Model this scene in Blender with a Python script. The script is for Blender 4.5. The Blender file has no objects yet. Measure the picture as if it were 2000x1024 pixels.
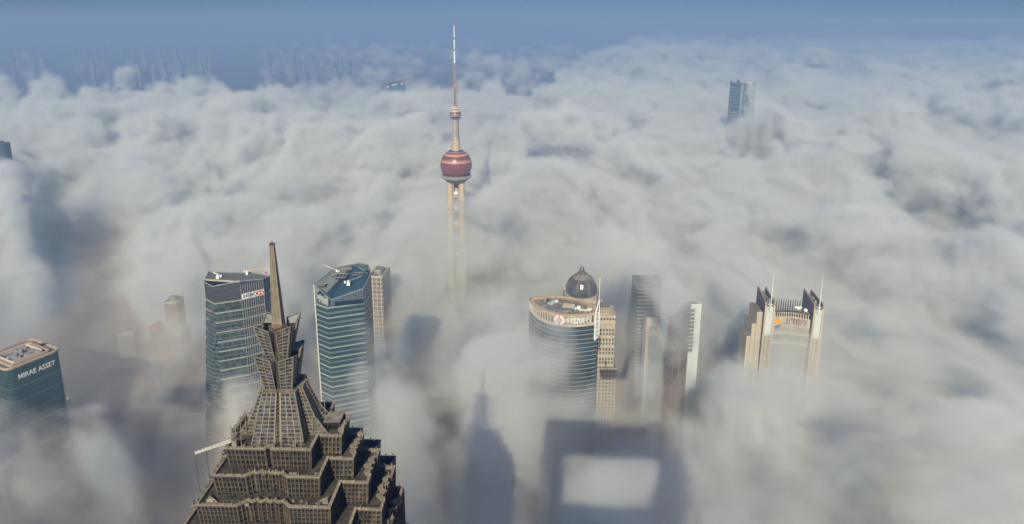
import bpy, bmesh, math, random
import numpy as np
from mathutils import Vector, Matrix
C = bpy.context; sc = C.scene; R = math.radians
random.seed(5)
# ------------------------------------------------------------ camera, sky, sun, exposure
PITCH, ROLL, PY0 = 13.4, .25, 357   # the photo is the lower part of a 3:2 frame: its optical centre lies at row 357
cam = bpy.data.cameras.new('camera'); co = bpy.data.objects.new('camera', cam); sc.collection.objects.link(co)
co.matrix_world = Matrix.Translation((0, 0, 474)) @ Matrix.Rotation(R(90-PITCH), 4, 'X') @ Matrix.Rotation(R(ROLL), 4, 'Z')
cam.lens = 24; cam.shift_y = (PY0-512)/2000; cam.sensor_width = 36; cam.clip_end = 80000; cam.clip_start = .5
sc.camera = co
EL, AZ = 33.9, 8.7
w = bpy.data.worlds.new('World'); sc.world = w; w.use_nodes = True
nt = w.node_tree; bg = nt.nodes['Background']
sky = nt.nodes.new('ShaderNodeTexSky'); sky.sky_type = 'NISHITA'; sky.sun_disc = False
sky.dust_density = 0; sky.ozone_density = 6; sky.altitude = 474
sky.sun_elevation = R(EL); sky.sun_rotation = R(180+AZ)
tint = nt.nodes.new('ShaderNodeMix'); tint.data_type = 'RGBA'; tint.blend_type = 'MULTIPLY'; tint.inputs[0].default_value = 1
tint.inputs[7].default_value = (.31, .48, .84, 1)
nt.links.new(sky.outputs[0], tint.inputs[6]); nt.links.new(tint.outputs[2], bg.inputs[0]); bg.inputs[1].default_value = .05
sl = bpy.data.lights.new('sun', 'SUN'); sl.energy = 5; sl.angle = R(.5); sl.color = (1, .945, .71)
so = bpy.data.objects.new('sun', sl); sc.collection.objects.link(so); so.rotation_euler = (R(90-EL), 0, R(-AZ)); so.location = (-80, -500, 800)
sc.view_settings.view_transform = 'Standard'; sc.view_settings.look = 'None'; sc.view_settings.exposure = .25; sc.view_settings.gamma = 1
cy = sc.cycles; cy.volume_bounces = 3; cy.max_bounces = 8; cy.diffuse_bounces = 2; cy.glossy_bounces = 2; cy.volume_step_rate = 2; cy.volume_max_steps = 256; cy.use_denoising = True

# ------------------------------------------------------------ a point of the place seen at a photo pixel (2000 px wide), at height z or distance y
P = R(PITCH); F = 2000*24/36; RO = R(ROLL); CZ = 474.
def _dir(px, py):
    u, v = px-1000, py-PY0; c, s = math.cos(RO), math.sin(RO)
    u, v = u*c+v*s, -u*s+v*c
    return u, F*math.cos(P)-v*math.sin(P), F*math.sin(P)+v*math.cos(P)
def U(px, py, z):
    u, h, d = _dir(px, py); t = (CZ-z)/d; return (u*t, h*t)
def ZY(px, py, y):
    u, h, d = _dir(px, py); return CZ-d*y/h
def XY(px, py, y):
    u, h, d = _dir(px, py); return u*y/h
def proj(X, Y, Z):
    dz = CZ-Z; dep = np.maximum(Y*math.cos(P)+dz*math.sin(P), 1); v = -Y*math.sin(P)+dz*math.cos(P)
    a, b = F*X/dep, F*v/dep; c, s = math.cos(RO), math.sin(RO)
    return 1000+a*c-b*s, PY0+a*s+b*c

# ------------------------------------------------------------ materials
FACADES = set(); WM = {}
def mat(name, col, rough=.7, metal=0., var=0., scale=.3, bump=0., spec=.5, col2=None):
    m = bpy.data.materials.new(name); m.use_nodes = True; n = m.node_tree; b = n.nodes['Principled BSDF']
    b.inputs['Base Color'].default_value = (*col, 1); b.inputs['Roughness'].default_value = rough; b.inputs['Metallic'].default_value = metal
    b.inputs['Specular IOR Level'].default_value = spec
    tc = n.nodes.new('ShaderNodeTexCoord'); nz = n.nodes.new('ShaderNodeTexNoise'); nz.inputs['Scale'].default_value = scale; nz.inputs['Detail'].default_value = 6; nz.inputs['Roughness'].default_value = .65
    n.links.new(tc.outputs['Object'], nz.inputs['Vector'])
    if var or col2:
        r = n.nodes.new('ShaderNodeMix'); r.data_type = 'RGBA'
        lo = col2 or tuple(c*(1-var) for c in col); hi = col if col2 else tuple(min(1, c*(1+var)) for c in col)
        r.inputs[6].default_value = (*lo, 1); r.inputs[7].default_value = (*hi, 1)
        mp = n.nodes.new('ShaderNodeMapRange'); mp.inputs[1].default_value = .35; mp.inputs[2].default_value = .65
        n.links.new(nz.outputs[0], mp.inputs[0]); n.links.new(mp.outputs[0], r.inputs[0]); n.links.new(r.outputs[2], b.inputs['Base Color'])
    if bump:
        bp = n.nodes.new('ShaderNodeBump'); bp.inputs['Strength'].default_value = bump; n.links.new(nz.outputs[0], bp.inputs['Height']); n.links.new(bp.outputs[0], b.inputs['Normal'])
    return m
def facade(name, wall, glass, du, dv, fu, fv, rough=.2, metal=0., glass2=None, wrough=.6, dirt=.25, roofed=True):
    """grid of panes on UV laid out in metres: panes du x dv, of which the shares fu, fv are glass; each pane its own tint"""
    m = bpy.data.materials.new(name); m.use_nodes = True; n = m.node_tree; N = n.nodes; L = n.links; b = N['Principled BSDF']
    if roofed: FACADES.add(m.name)
    uv = N.new('ShaderNodeUVMap'); s = N.new('ShaderNodeSeparateXYZ'); L.new(uv.outputs[0], s.inputs[0])
    def M(op, a, c=None):
        k = N.new('ShaderNodeMath'); k.operation = op
        for q, i in ((a, 0), (c, 1)):
            if q is None: continue
            if isinstance(q, (int, float)): k.inputs[i].default_value = q
            else: L.new(q, k.inputs[i])
        return k.outputs[0]
    U_ = M('DIVIDE', s.outputs[0], du); V_ = M('DIVIDE', s.outputs[1], dv)
    mask = M('MULTIPLY', M('LESS_THAN', M('FRACT', U_), fu), M('LESS_THAN', M('FRACT', V_), fv))
    cb = N.new('ShaderNodeCombineXYZ'); L.new(M('FLOOR', U_), cb.inputs[0]); L.new(M('FLOOR', V_), cb.inputs[1])
    wn = N.new('ShaderNodeTexWhiteNoise'); wn.noise_dimensions = '2D'; L.new(cb.outputs[0], wn.inputs['Vector'])
    nz = N.new('ShaderNodeTexNoise'); nz.inputs['Scale'].default_value = .08; nz.inputs['Detail'].default_value = 5; L.new(uv.outputs[0], nz.inputs['Vector'])
    g = N.new('ShaderNodeMix'); g.data_type = 'RGBA'; g.inputs[6].default_value = (*glass, 1); g.inputs[7].default_value = (*(glass2 or tuple(min(1, c*2.2) for c in glass)), 1)
    L.new(M('MULTIPLY', wn.outputs[0], wn.outputs[0]), g.inputs[0])
    wl = N.new('ShaderNodeMix'); wl.data_type = 'RGBA'; wl.inputs[6].default_value = (*tuple(c*(1-dirt) for c in wall), 1); wl.inputs[7].default_value = (*tuple(min(1, c*(1+dirt)) for c in wall), 1); L.new(nz.outputs[0], wl.inputs[0])
    mx = N.new('ShaderNodeMix'); mx.data_type = 'RGBA'; L.new(mask, mx.inputs[0]); L.new(wl.outputs[2], mx.inputs[6]); L.new(g.outputs[2], mx.inputs[7]); L.new(mx.outputs[2], b.inputs['Base Color'])
    rr = N.new('ShaderNodeMix'); rr.data_type = 'FLOAT'; L.new(mask, rr.inputs[0]); rr.inputs[2].default_value = wrough; rr.inputs[3].default_value = rough; L.new(rr.outputs[0], b.inputs['Roughness'])
    bp = N.new('ShaderNodeBump'); bp.inputs['Strength'].default_value = .5; bp.inputs['Distance'].default_value = .15; bp.invert = True; L.new(mask, bp.inputs['Height']); L.new(bp.outputs[0], b.inputs['Normal'])
    b.inputs['Metallic'].default_value = metal
    return m

# ------------------------------------------------------------ mesh builder (vertices in world metres, stored relative to the thing's base)
class MB:
    def __init__(s): s.v = []; s.f = []; s.uv = []; s.g = []
    def face(s, pts, uv=None):
        i = len(s.v); s.v += [tuple(p) for p in pts]; s.f.append(tuple(range(i, i+len(pts))))
        s.uv.append(uv or [(p[0], p[1]) for p in pts]); return s
    def prism(s, poly, z0, z1, top=None, cap=True, bottom=True):
        """walls from poly (z0) to top poly (z1); z1 may be a list with one height a corner; counter-clockwise seen from above"""
        s.g.append(len(s.f)); n = len(poly); top = top or poly; zt = z1 if isinstance(z1, (list, tuple)) else [z1]*n; u = 0
        for i in range(n):
            j = (i+1) % n; a, b = poly[i], poly[j]; l = math.dist(a, b)
            s.face([(*a, z0), (*b, z0), (*top[j], zt[j]), (*top[i], zt[i])], [(u, z0), (u+l, z0), (u+l, zt[j]), (u, zt[i])]); u += l
        if cap: s.face([(*p, z) for p, z in zip(top, zt)])
        if bottom: s.face([(*p, z0) for p in reversed(poly)])
        return s
    def box(s, x0, x1, y0, y1, z0, z1): return s.prism([(x0, y0), (x1, y0), (x1, y1), (x0, y1)], z0, z1)
    def beam(s, a, b, w, h=None, up=(0, 0, 1)):
        a, b = Vector(a), Vector(b); d = (b-a).normalized(); up = Vector(up)
        if abs(d.dot(up)) > .95: up = Vector((1, 0, 0))
        x = d.cross(up).normalized()*w/2; y = x.normalized().cross(d)*(h or w)/2
        q = [[p-x-y, p+x-y, p+x+y, p-x+y] for p in (a, b)]
        for i in range(4):
            j = (i+1) % 4; s.face([q[0][i], q[0][j], q[1][j], q[1][i]])
        s.face(q[0][::-1]); s.face(q[1]); return s
    def ring(s, cx, cy, prof, n=24, cap=True, sx=1, sy=1):
        """lathe: prof = [(r, z), ...] bottom to top"""
        ang = [2*math.pi*i/n for i in range(n)]; c = [(math.cos(a)*sx, math.sin(a)*sy) for a in ang]
        for (r0, z0), (r1, z1) in zip(prof, prof[1:]):
            for i in range(n):
                j = (i+1) % n; l0 = i*2*math.pi*max(r0, r1)/n; l1 = (i+1)*2*math.pi*max(r0, r1)/n
                s.face([(cx+c[i][0]*r0, cy+c[i][1]*r0, z0), (cx+c[j][0]*r0, cy+c[j][1]*r0, z0), (cx+c[j][0]*r1, cy+c[j][1]*r1, z1), (cx+c[i][0]*r1, cy+c[i][1]*r1, z1)], [(l0, z0), (l1, z0), (l1, z1), (l0, z1)])
        if cap:
            for (r, z), o in ((prof[0], -1), (prof[-1], 1)):
                if r > .01: s.face([(cx+a[0]*r, cy+a[1]*r, z) for a in c[::o]])
        return s
    def ball(s, cx, cy, cz, r, n=16, zs=1.):
        k = n//2; return s.ring(cx, cy, [(r*math.cos(-math.pi/2+math.pi*i/k) if 0 < i < k else 0., cz+zs*r*math.sin(-math.pi/2+math.pi*i/k)) for i in range(k+1)], n, False)
    def build_each(s, name, m, parent):
        """every prism of the builder as a part of its own"""
        for a, b in zip(s.g, s.g[1:]+[len(s.f)]):
            k = MB()
            for f, uv in zip(s.f[a:b], s.uv[a:b]): k.face([s.v[i] for i in f], uv)
            k.build(name, m, parent)
    def build(s, name, m, parent=None, smooth=False, **kw):
        L = Vector(parent.get('_o', (0, 0, 0))) if parent else Vector((0, 0, 0))
        me = bpy.data.meshes.new(name); me.from_pydata([(Vector(v)-L)[:] for v in s.v], [], s.f)
        uvl = me.uv_layers.new(name='UVMap'); uvl.data.foreach_set('uv', [c for f in s.uv for p in f for c in p])
        bm = bmesh.new(); bm.from_mesh(me); bmesh.ops.remove_doubles(bm, verts=bm.verts, dist=.0005); bmesh.ops.dissolve_degenerate(bm, dist=.0005, edges=bm.edges); bm.to_mesh(me); bm.free()
        me.materials.append(m)
        if m.name in FACADES:      # level roofs are not glazed
            me.materials.append(M['deck']); me.update()
            for p in me.polygons:
                if abs(p.normal.z) > .7: p.material_index = 1
        if smooth: me.polygons.foreach_set('use_smooth', [True]*len(me.polygons))
        o = bpy.data.objects.new(name, me); sc.collection.objects.link(o)
        if parent: o.parent = parent; o['_o'] = tuple(L)
        for k, v in kw.items(): o[k] = v
        return o
def thing(name, label, cat, loc, group=None):
    o = bpy.data.objects.new(name, None); sc.collection.objects.link(o); o.location = loc; o.empty_display_size = 5
    o['_o'] = tuple(loc); o['label'] = label; o['category'] = cat
    if group: o['group'] = group
    return o
def structure(name, mb, m): return mb.build(name, m, kind='structure')
def wall_frame(p, q, z, out=.0, along=0.):
    """matrix: x along the wall p->q, y up, z outwards; origin at p + along at height z"""
    p, q = Vector((*p, 0)), Vector((*q, 0)); x = (q-p).normalized(); n = x.cross(Vector((0, 0, 1))).normalized(); o = p+x*along+n*out; o.z = z
    return Matrix(((x.x, 0, n.x, o.x), (x.y, 0, n.y, o.y), (0, 1, 0, o.z), (0, 0, 0, 1)))
def text_mesh(txt, size, ext=.15, sx=1.):
    cu = bpy.data.curves.new('t', 'FONT'); cu.body = txt; cu.size = size; cu.extrude = ext; cu.align_x = 'CENTER'; cu.align_y = 'CENTER'; cu.resolution_u = 3; cu.offset = size*.012
    o = bpy.data.objects.new('t', cu); sc.collection.objects.link(o); C.view_layer.update()
    me = bpy.data.meshes.new_from_object(o.evaluated_get(C.evaluated_depsgraph_get())); bpy.data.objects.remove(o); bpy.data.curves.remove(cu)
    if sx != 1:
        for v in me.vertices: v.co.x *= sx
    return me
def lay(name, mesh, m, parent, mw, **kw):
    """a mesh made in a wall's own frame, laid on that wall as a part"""
    mesh.materials.clear(); mesh.materials.append(m); o = bpy.data.objects.new(name, mesh); sc.collection.objects.link(o)
    L = Vector(parent['_o']); o.parent = parent; o.matrix_local = WM.get(parent.name, Matrix.Translation(L)).inverted() @ mw; o['_o'] = tuple(L); WM[o.name] = mw.copy()
    for k, v in kw.items(): o[k] = v
    return o
def flat(name, mb, m, parent, mw, **kw):
    me = bpy.data.meshes.new(name); me.from_pydata(mb.v, [], mb.f); return lay(name, me, m, parent, mw, **kw)
def offset(poly, d):
    n = len(poly); r = []
    for i in range(n):
        a, b, c = Vector(poly[i-1]), Vector(poly[i]), Vector(poly[(i+1) % n])
        e1 = (b-a).normalized(); e2 = (c-b).normalized(); n1 = Vector((e1.y, -e1.x)); n2 = Vector((e2.y, -e2.x)); k = n1+n2
        k = k/max(.3, k.dot(n1)) if k.length > 1e-4 else n1; r.append((b.x+k.x*d, b.y+k.y*d))
    return r
def lerp_poly(a, b, t): return [(p[0]+(q[0]-p[0])*t, p[1]+(q[1]-p[1])*t) for p, q in zip(a, b)]
def rect(cx, cy, w, d, rot=0.):
    c, s = math.cos(R(rot)), math.sin(R(rot)); return [(cx+x*c-y*s, cy+x*s+y*c) for x, y in ((-w/2, -d/2), (w/2, -d/2), (w/2, d/2), (-w/2, d/2))]
def centre(poly): return (sum(p[0] for p in poly)/len(poly), sum(p[1] for p in poly)/len(poly), 0.)
def hollow(mb, poly, z0, z1, t):
    """parapet: a wall t thick along the edge of poly"""
    inn = offset(poly, -t); n = len(poly)
    for i in range(n):
        j = (i+1) % n; a, b, c, d = poly[i], poly[j], inn[j], inn[i]
        mb.face([(*a, z0), (*b, z0), (*b, z1), (*a, z1)]); mb.face([(*c, z0), (*d, z0), (*d, z1), (*c, z1)]); mb.face([(*a, z1), (*b, z1), (*c, z1), (*d, z1)])
    return mb

M = dict(
 deck=mat('roof_deck', (.2, .17, .145), .85, var=.5, scale=.35, bump=.2),
 jm_deck=mat('terrace_deck', (.055, .044, .036), .85, var=.6, scale=.6, bump=.3),
 jm_metal=mat('weathered_metal_grid', (.185, .148, .115), .3, .5, var=.3, scale=.5),
 jm_rim=mat('pale_metal_rim', (.36, .305, .245), .42, .4, var=.2, scale=.7),
 jm_glass=facade('dark_framed_glass', (.022, .018, .016), (.004, .005, .007), 1.35, 1.5, .84, .8, rough=.12, glass2=(.03, .03, .032)),
 white=mat('white_paint', (.8, .8, .76), .5, var=.08), off=mat('off_white_paint', (.62, .6, .54), .6, var=.15),
 steel=mat('galvanised_steel', (.5, .5, .49), .4, .5, var=.2), dark=mat('dark_metal', (.04, .04, .045), .5, .3, var=.3),
 bronze=mat('bronze_rib', (.2, .14, .1), .5, .3),
 black=mat('black_glass_panel', (.006, .012, .022), .1), red=mat('red_paint', (.62, .03, .035), .5), orange=mat('orange_paint', (.85, .32, .02), .5),
 yellow=mat('yellow_crane_paint', (.7, .45, .12), .5, var=.2), blue=mat('blue_paint', (.08, .14, .42), .5), concrete=mat('concrete', (.5, .41, .31), .8, var=.18, scale=.15, bump=.1),
)

# ------------------------------------------------------------ ground and river
gm = mat('city_ground', (.13, .1, .085), .95, col2=(.045, .036, .034), scale=.012)
structure('ground', MB().box(-28000, 28000, -1400, 48000, -5, 0), gm)
ra, rb = U(-260, 585, 0), U(420, 436, 0)
wm = mat('river_water', (.045, .045, .042), .18, var=.2, scale=.01)
dv = (Vector(rb)-Vector(ra)).normalized(); nv = Vector((-dv.y, dv.x))
a0 = Vector(ra)-nv*330-dv*400; b0 = Vector(rb)-nv*330+dv*900
structure('river', MB().prism([tuple(a0), tuple(b0), tuple(b0+nv*330), tuple(a0+nv*330)], .01, .05), wm)
e0, e1 = a0+nv*331, b0+nv*331
structure('embankment', MB().prism([tuple(e0), tuple(e1), tuple(e1+nv*22), tuple(e0+nv*22)], .01, 5), mat('stone_quay', (.3, .26, .22), .9, var=.2))

# ------------------------------------------------------------ the bottle-opener tower behind the camera whose shadow lies on the fog
def shadow_tower():
    t = thing('skyscraper', 'tower with a trapezoid opening at its top, casting the frame-shaped shadow on fog', 'skyscraper', (0, -12, 0))
    wl = facade('blue_glass_wall', (.2, .24, .28), (.05, .08, .11), 2, 4.2, .85, .75)
    y0, y1 = -17, -1.2; cx = 1.5
    def sl(x0b, x1b, x0t, x1t, z0, z1, nm):
        mb = MB(); mb.prism([(x0b, y0), (x1b, y0), (x1b, y1), (x0b, y1)], z0, z1, top=[(x0t, y0), (x1t, y0), (x1t, y1), (x0t, y1)]); return mb.build(nm, wl, t)
    W = lambda z: 40.3+(492-z)*.05
    sl(-W(475.5)+cx, W(475.5)+cx, -W(492)+cx, W(492)+cx, 475.5, 492, 'observation_bridge')
    b = lambda z: 29.5-(475.5-z)*.13
    sl(-W(436)+cx, -b(436)+cx, -W(475.5)+cx, -b(475.5)+cx, 436, 475.5, 'side_pier')
    sl(b(436)+cx, W(436)+cx, b(475.5)+cx, W(475.5)+cx, 436, 475.5, 'side_pier')
    sl(-42, 45, -W(436)+cx, W(436)+cx, 380, 436, 'tower_shaft'); sl(-42, 45, -42, 45, 0, 380, 'tower_base')
shadow_tower()

# ------------------------------------------------------------ art deco stepped tower with spire, foreground left
JX, JY = -59.6, 159.
def jm_plan(a, s, rec=True):
    """front and back with a folded recess in the middle, sides stepping out to s; counter-clockwise"""
    m = (a+s)/2; k = .42*a; c = .62*a
    zig = [(-.4, 1.), (-.27, .88), (-.2, .91), (-.135, .86), (-.07, .91), (0, .86), (.07, .91), (.135, .86), (.2, .91), (.27, .88), (.4, 1.)] if rec else [(-.09, 1.), (-.03, .87), (0, .92), (.03, .87), (.09, 1.)]
    q = [(-a, -a)]+[(x*a, -y*a) for x, y in zig]+[(a, -a)]
    e = [(a, -k), (s, -k), (s, -.24*a), (s-.09*a, -.16*a), (s-.02*a, -.08*a), (s-.12*a, 0), (s-.02*a, .08*a), (s-.09*a, .16*a), (s, .24*a), (s, k), (a, k)]
    q += e; q += [(a, a)]+[(x*a, y*a) for x, y in zig[::-1]]+[(-a, a)]
    sl_ = min(s, a+1.3); fx = lambda x: a+(x-a)*(sl_-a)/(s-a)
    q += [(-fx(x) if x > a else -x, -y) for x, y in e]
    an = R(-1.5); return [(JX+x*math.cos(an)-y*math.sin(an), JY+x*math.sin(an)+y*math.cos(an)) for x, y in q]
def jin_tower():
    t = thing('stepped_skyscraper', 'bronze-grey stepped pagoda-like skyscraper in the near left, ending in a tall spire', 'skyscraper', (JX, JY, 0))
    T = [(371., 10.4, 16.3), (365.2, 13, 19.4), (359.3, 16.2, 23.2), (352.8, 20.3, 26.8), (345, 23.8, 28.6), (332, 25.6, 29.6), (0, 26.2, 30)]
    for i, (z1, a, s) in enumerate(T[:-1]):
        z0 = T[i+1][0]; a0, s0 = a-.45, s-.45
        top, bot = jm_plan(a, s, i > 0), jm_plan(a0, s0, i > 0)
        if i == 5: bot = top
        zb = z0 if i < 5 else 0
        wall = MB().prism(bot, zb, z1-.15, top=top, cap=False, bottom=False).build('tier_wall', M['jm_glass'], t)
        MB().face([(*p, z1-.75) for p in offset(top, -.35)]).build('terrace_deck', M['jm_deck'], t)
        # metal grid standing off the glass
        g = MB(); n = len(top); zl = zb if i < 5 else 250
        H = z1-zl
        for j in range(n):
            k = (j+1) % n; A, B_, A0, B0 = Vector(top[j]), Vector(top[k]), Vector(bot[j]), Vector(bot[k]); l = (B_-A).length; e = (B_-A).normalized(); nn = Vector((e.y, -e.x))*.22
            if max(A.y, B_.y) > JY+.35*a and A.x < JX+.2*a and B_.x < JX+.2*a: continue
            c = max(1, round(l/1.02))
            for q in range(c+1 if l > 2 else 1):
                f = q/c; pt, pb = A.lerp(B_, f)+nn, A0.lerp(B0, f)+nn
                g.beam((pb.x, pb.y, zl), (pt.x, pt.y, z1), .1, .26)
            rows = max(1, round(H/1.4))
            for r in range(rows):
                f = (r+.5)/rows if i < 5 else (r+.5)/rows
                p, q = A0.lerp(A, f)+nn*.8, B0.lerp(B_, f)+nn*.8; z = zl+H*f
                g.beam((p.x, p.y, z), (q.x, q.y, z), .2, .1)
                g.beam((p.x, p.y, z+.4), (q.x, q.y, z+.4), .12, .06)
        g.build('mullion_grid', M['jm_metal'], wall)
        rim = MB(); ot = offset(top, .38); it = offset(top, -.35)
        for j in range(n):
            k = (j+1) % n
            rim.face([(*ot[j], z1-.28), (*ot[k], z1-.28), (*ot[k], z1+.12), (*ot[j], z1+.12)]); rim.face([(*ot[j], z1+.12), (*ot[k], z1+.12), (*it[k], z1+.12), (*it[j], z1+.12)]); rim.face([(*it[k], z1-.8), (*it[j], z1-.8), (*it[j], z1+.12), (*it[k], z1+.12)])
        # small posts and lamps along the edge
        ps = rim
        for j in range(n):
            k = (j+1) % n; A, B_ = Vector(ot[j]), Vector(ot[k]); l = (B_-A).length; c = int(l/2.4)
            for q in range(c+1):
                p = A.lerp(B_, (q+.5)/(c+1)); ps.beam((p.x, p.y, z1-.4), (p.x, p.y, z1+random.choice((.55, .7, .9, 1.5))), .09)
                if random.random() < .5: ps.box(p.x-.18, p.x+.18, p.y-.18, p.y+.18, z1+.4, z1+.62)
        ps.build('cornice', M['jm_rim'], t)
        # deck clutter and the big triangular ramps at the corners
        cl = MB(); inner = T[i-1][1] if i else 8
        for _ in range(26):
            x = random.uniform(-s+1.5, s-1.5); y = random.choice((random.uniform(-a+.8, -inner-.5), random.uniform(-c_ if (c_ := .55*a) else 0, .5*a)))
            if abs(x) < (T[i-1][2] if i else 9)+.6 and abs(y) < inner+.6: continue
            if abs(x) > a-1 and abs(y) > .35*a: continue
            sz = random.uniform(.15, .6); cl.box(JX+x-sz, JX+x+sz, JY+y-sz/2, JY+y+sz/2, z1-.75, z1-.75+random.uniform(.3, .9))
        if i in (2, 3):
            for sg in (-1, 1):
                x, y = JX+sg*(a-1.2), JY-a+1.4; cl.prism([(x-sg*3.4, y), (x, y), (x, y+2.6)][::sg], z1-.7, z1+.2, top=[(x-sg*1.6, y+.8), (x-.2*sg, y+.4), (x-.2*sg, y+2)][::sg])
        cl.build_each('roof_unit', M['deck'], t)
    # curved gondola track on the third and fifth terraces, right side
    for (z, cx, cyy, r) in ((358.6, JX+17.5, JY-1, 3.4), (352.1, JX+18.5, JY-13, 4.)):
        tr = MB()
        for rr in (r, r-.9):
            for q in range(14):
                a1, a2 = R(-60+q*12), R(-60+q*12+12); tr.beam((cx+rr*math.cos(a1), cyy+rr*1.5*math.sin(a1), z), (cx+rr*math.cos(a2), cyy+rr*1.5*math.sin(a2), z), .16, .2)
        tr.build('gondola_track', M['dark'], t)
    # outrigger frame low on the right
    fr = MB(); z = 345.4; x, y = JX+28.5, JY+4
    for p, q in (((x-9, y-12), (x+1.5, y-1)), ((x+1.5, y-1), (x-3, y+4)), ((x-7, y-9), (x-3, y+3))): fr.beam((*p, z), (*q, z), .5, .5)
    fr.build('outrigger_frame', M['dark'], t)
    # ---- crown
    cr = facade('crown_glass', (.12, .1, .085), (.03, .034, .045), 1.1, .95, .86, .8, rough=.13, metal=.3, glass2=(.16, .17, .18))
    def cplan(hx, hy, w): # square with V-notched middles and wings to the right and left
        k = .14*hx
        q = [(-hx, -hy), (-k, -hy), (0, -hy+k*1.6), (k, -hy), (hx, -hy), (hx, -hy*.45), (hx+w, -hy*.45), (hx+w-.25*w, 0), (hx+w, hy*.45), (hx, hy*.45), (hx, hy), (k, hy), (0, hy-k*1.6), (-k, hy), (-hx, hy), (-hx, hy*.45), (-hx-w, hy*.45), (-hx-w*.75, 0), (-hx-w, -hy*.45), (-hx, -hy*.45)]
        return [(JX+1.2+x, JY+y) for x, y in q]
    def crown(b, z0, tp, z1, nm, step=.95, per=1.1):
        o = MB().prism(b, z0, z1, top=tp).build(nm, cr, t); g = MB(); n = len(b)
        for j in range(n):
            k = (j+1) % n; A, B_, A0, B0 = Vector(tp[j]), Vector(tp[k]), Vector(b[j]), Vector(b[k])
            e = (B0-A0).normalized(); nn = Vector((e.y, -e.x))*.1; c = max(1, round((B0-A0).length/per/2))
            for q in range(c+1):
                p, u = A0.lerp(B0, q/c)+nn, A.lerp(B_, q/c)+nn; g.beam((*p, z0), (*u, z1), .16, .16)
            rows = int((z1-z0)/step)
            for r in range(rows+1):
                f = r/rows; p, u = A0.lerp(A, f)+nn, B0.lerp(B_, f)+nn; z = z0+(z1-z0)*f; g.beam((*p, z), (*u, z), .12, .14)
        g.build('frame_grid', M['jm_rim'], o); return o
    crown(cplan(6.5, 7.9, 3.4), 370.2, cplan(4.0, 4.6, 1.2), 382.7, 'crown_base')
    crown(cplan(5.3, 7.6, 6.3), 370.2, cplan(3.7, 5.2, 2.4), 377.5, 'crown_skirt')
    core = rect(JX+.8, JY, 4.6, 4.6, 45); MB().prism(core, 382, 399, top=rect(JX+.8, JY, 3.4, 3.4, 45)).build('crown_core', M['jm_metal'], t)
    def petals(z0, z1, r0, r1, hw0, hw1, lean, nm):
        for kx, ky in ((-1, -1), (1, -1), (1, 1), (-1, 1)):
            # one petal at each corner: an L of two leaning glass blades meeting in a raised outer tip
            c0 = (JX+.8+kx*r0, JY+ky*r0); c1 = (JX+.8+kx*r1, JY+ky*r1)
            g = MB(); f = MB()
            for ax in (0, 1):
                d = (-kx, 0) if ax == 0 else (0, -ky)
                p0, p1 = Vector(c0), Vector((c0[0]+d[0]*hw0, c0[1]+d[1]*hw0)); q0, q1 = Vector(c1), Vector((c1[0]+d[0]*hw1, c1[1]+d[1]*hw1))
                inn = Vector((0, -ky)) if ax == 0 else Vector((-kx, 0)); th = .35
                zt0, zt1 = z1+lean, z1-lean*.6
                quad = [(p0, z0), (p1, z0), (q1, zt1), (q0, zt0)]
                o4 = [(v.x, v.y, z) for v, z in quad]; i4 = [(v.x+inn.x*th, v.y+inn.y*th, z) for v, z in quad]
                g.face(o4, [(0, z0), (hw0, z0), (hw1, zt1), (0, zt0)]); g.face(i4[::-1], [(0, z0), (hw0, z0), (hw1, zt1), (0, zt0)][::-1])
                for a_ in range(4): b_ = (a_+1) % 4; g.face([o4[b_], o4[a_], i4[a_], i4[b_]])
                rows = int((z1-z0)/.95)
                for r in range(rows+1):
                    s_ = r/rows; A = Vector(o4[0]).lerp(Vector(o4[3]), s_)-Vector((*inn, 0))*.08; B_ = Vector(o4[1]).lerp(Vector(o4[2]), s_)-Vector((*inn, 0))*.08; f.beam(A, B_, .12, .12)
                for s_ in (0, .5, 1):
                    A = Vector(o4[0]).lerp(Vector(o4[1]), s_); B_ = Vector(o4[3]).lerp(Vector(o4[2]), s_); f.beam(A-Vector((*inn, 0))*.1, B_-Vector((*inn, 0))*.1, .16, .16)
            # spikes along the outer edge
            A, B_ = Vector((*c0, z0)), Vector((*c1, z1+lean)); rows = int((z1-z0)/.8)
            for r in range(rows+1):
                p = A.lerp(B_, r/rows); f.beam(p, p+Vector((kx*.45, ky*.2, .25)), .07)
            pe = g.build(nm, cr, t); f.build('frame_grid', M['jm_rim'], pe)
            MB().face([(q.x, q.y, z) for q, z in ((Vector(c1), z1+lean), (Vector((c1[0]-kx*hw1, c1[1])), z1-lean*.6), (Vector((c1[0]-kx*hw1*.6, c1[1]-ky*hw1*.6)), z1-1.4*lean), (Vector((c1[0], c1[1]-ky*hw1)), z1-lean*.6))]).build('petal_cap', M['steel'], t)
    petals(382, 391.8, 3.2, 4.7, 2.5, 3.7, .8, 'lower_petal')
    petals(391, 399.7, 2.5, 4.4, 1.9, 3.5, .9, 'upper_petal')
    for x, y, z0, z1 in ((JX-8, JY-4, 368, 374.5), (JX-9., JY-8, 368, 373), (JX+11.5, JY-1, 368, 377), (JX+9, JY-4, 368, 372.5), (JX+14, JY+2, 368, 373), (JX-7.2, JY-9.4, 368, 371), (JX+2.5, JY-9.3, 368, 370.4), (JX-3, JY-9.3, 368, 370.4), (JX+7.5, JY-9.2, 368, 370.7), (JX-10.3, JY-2, 368, 371.5)):
        z0 += 3; z1 += 3; k = MB(); k.beam((x, y, z0-.8), (x, y, z1), .13); k.beam((x-.8, y, z1-1.2), (x+.8, y, z1-1.2), .08); k.beam((x-.4, y, z1-.5), (x+.4, y, z1-.5), .08); k.build('antenna', M['jm_rim'], t)
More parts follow.
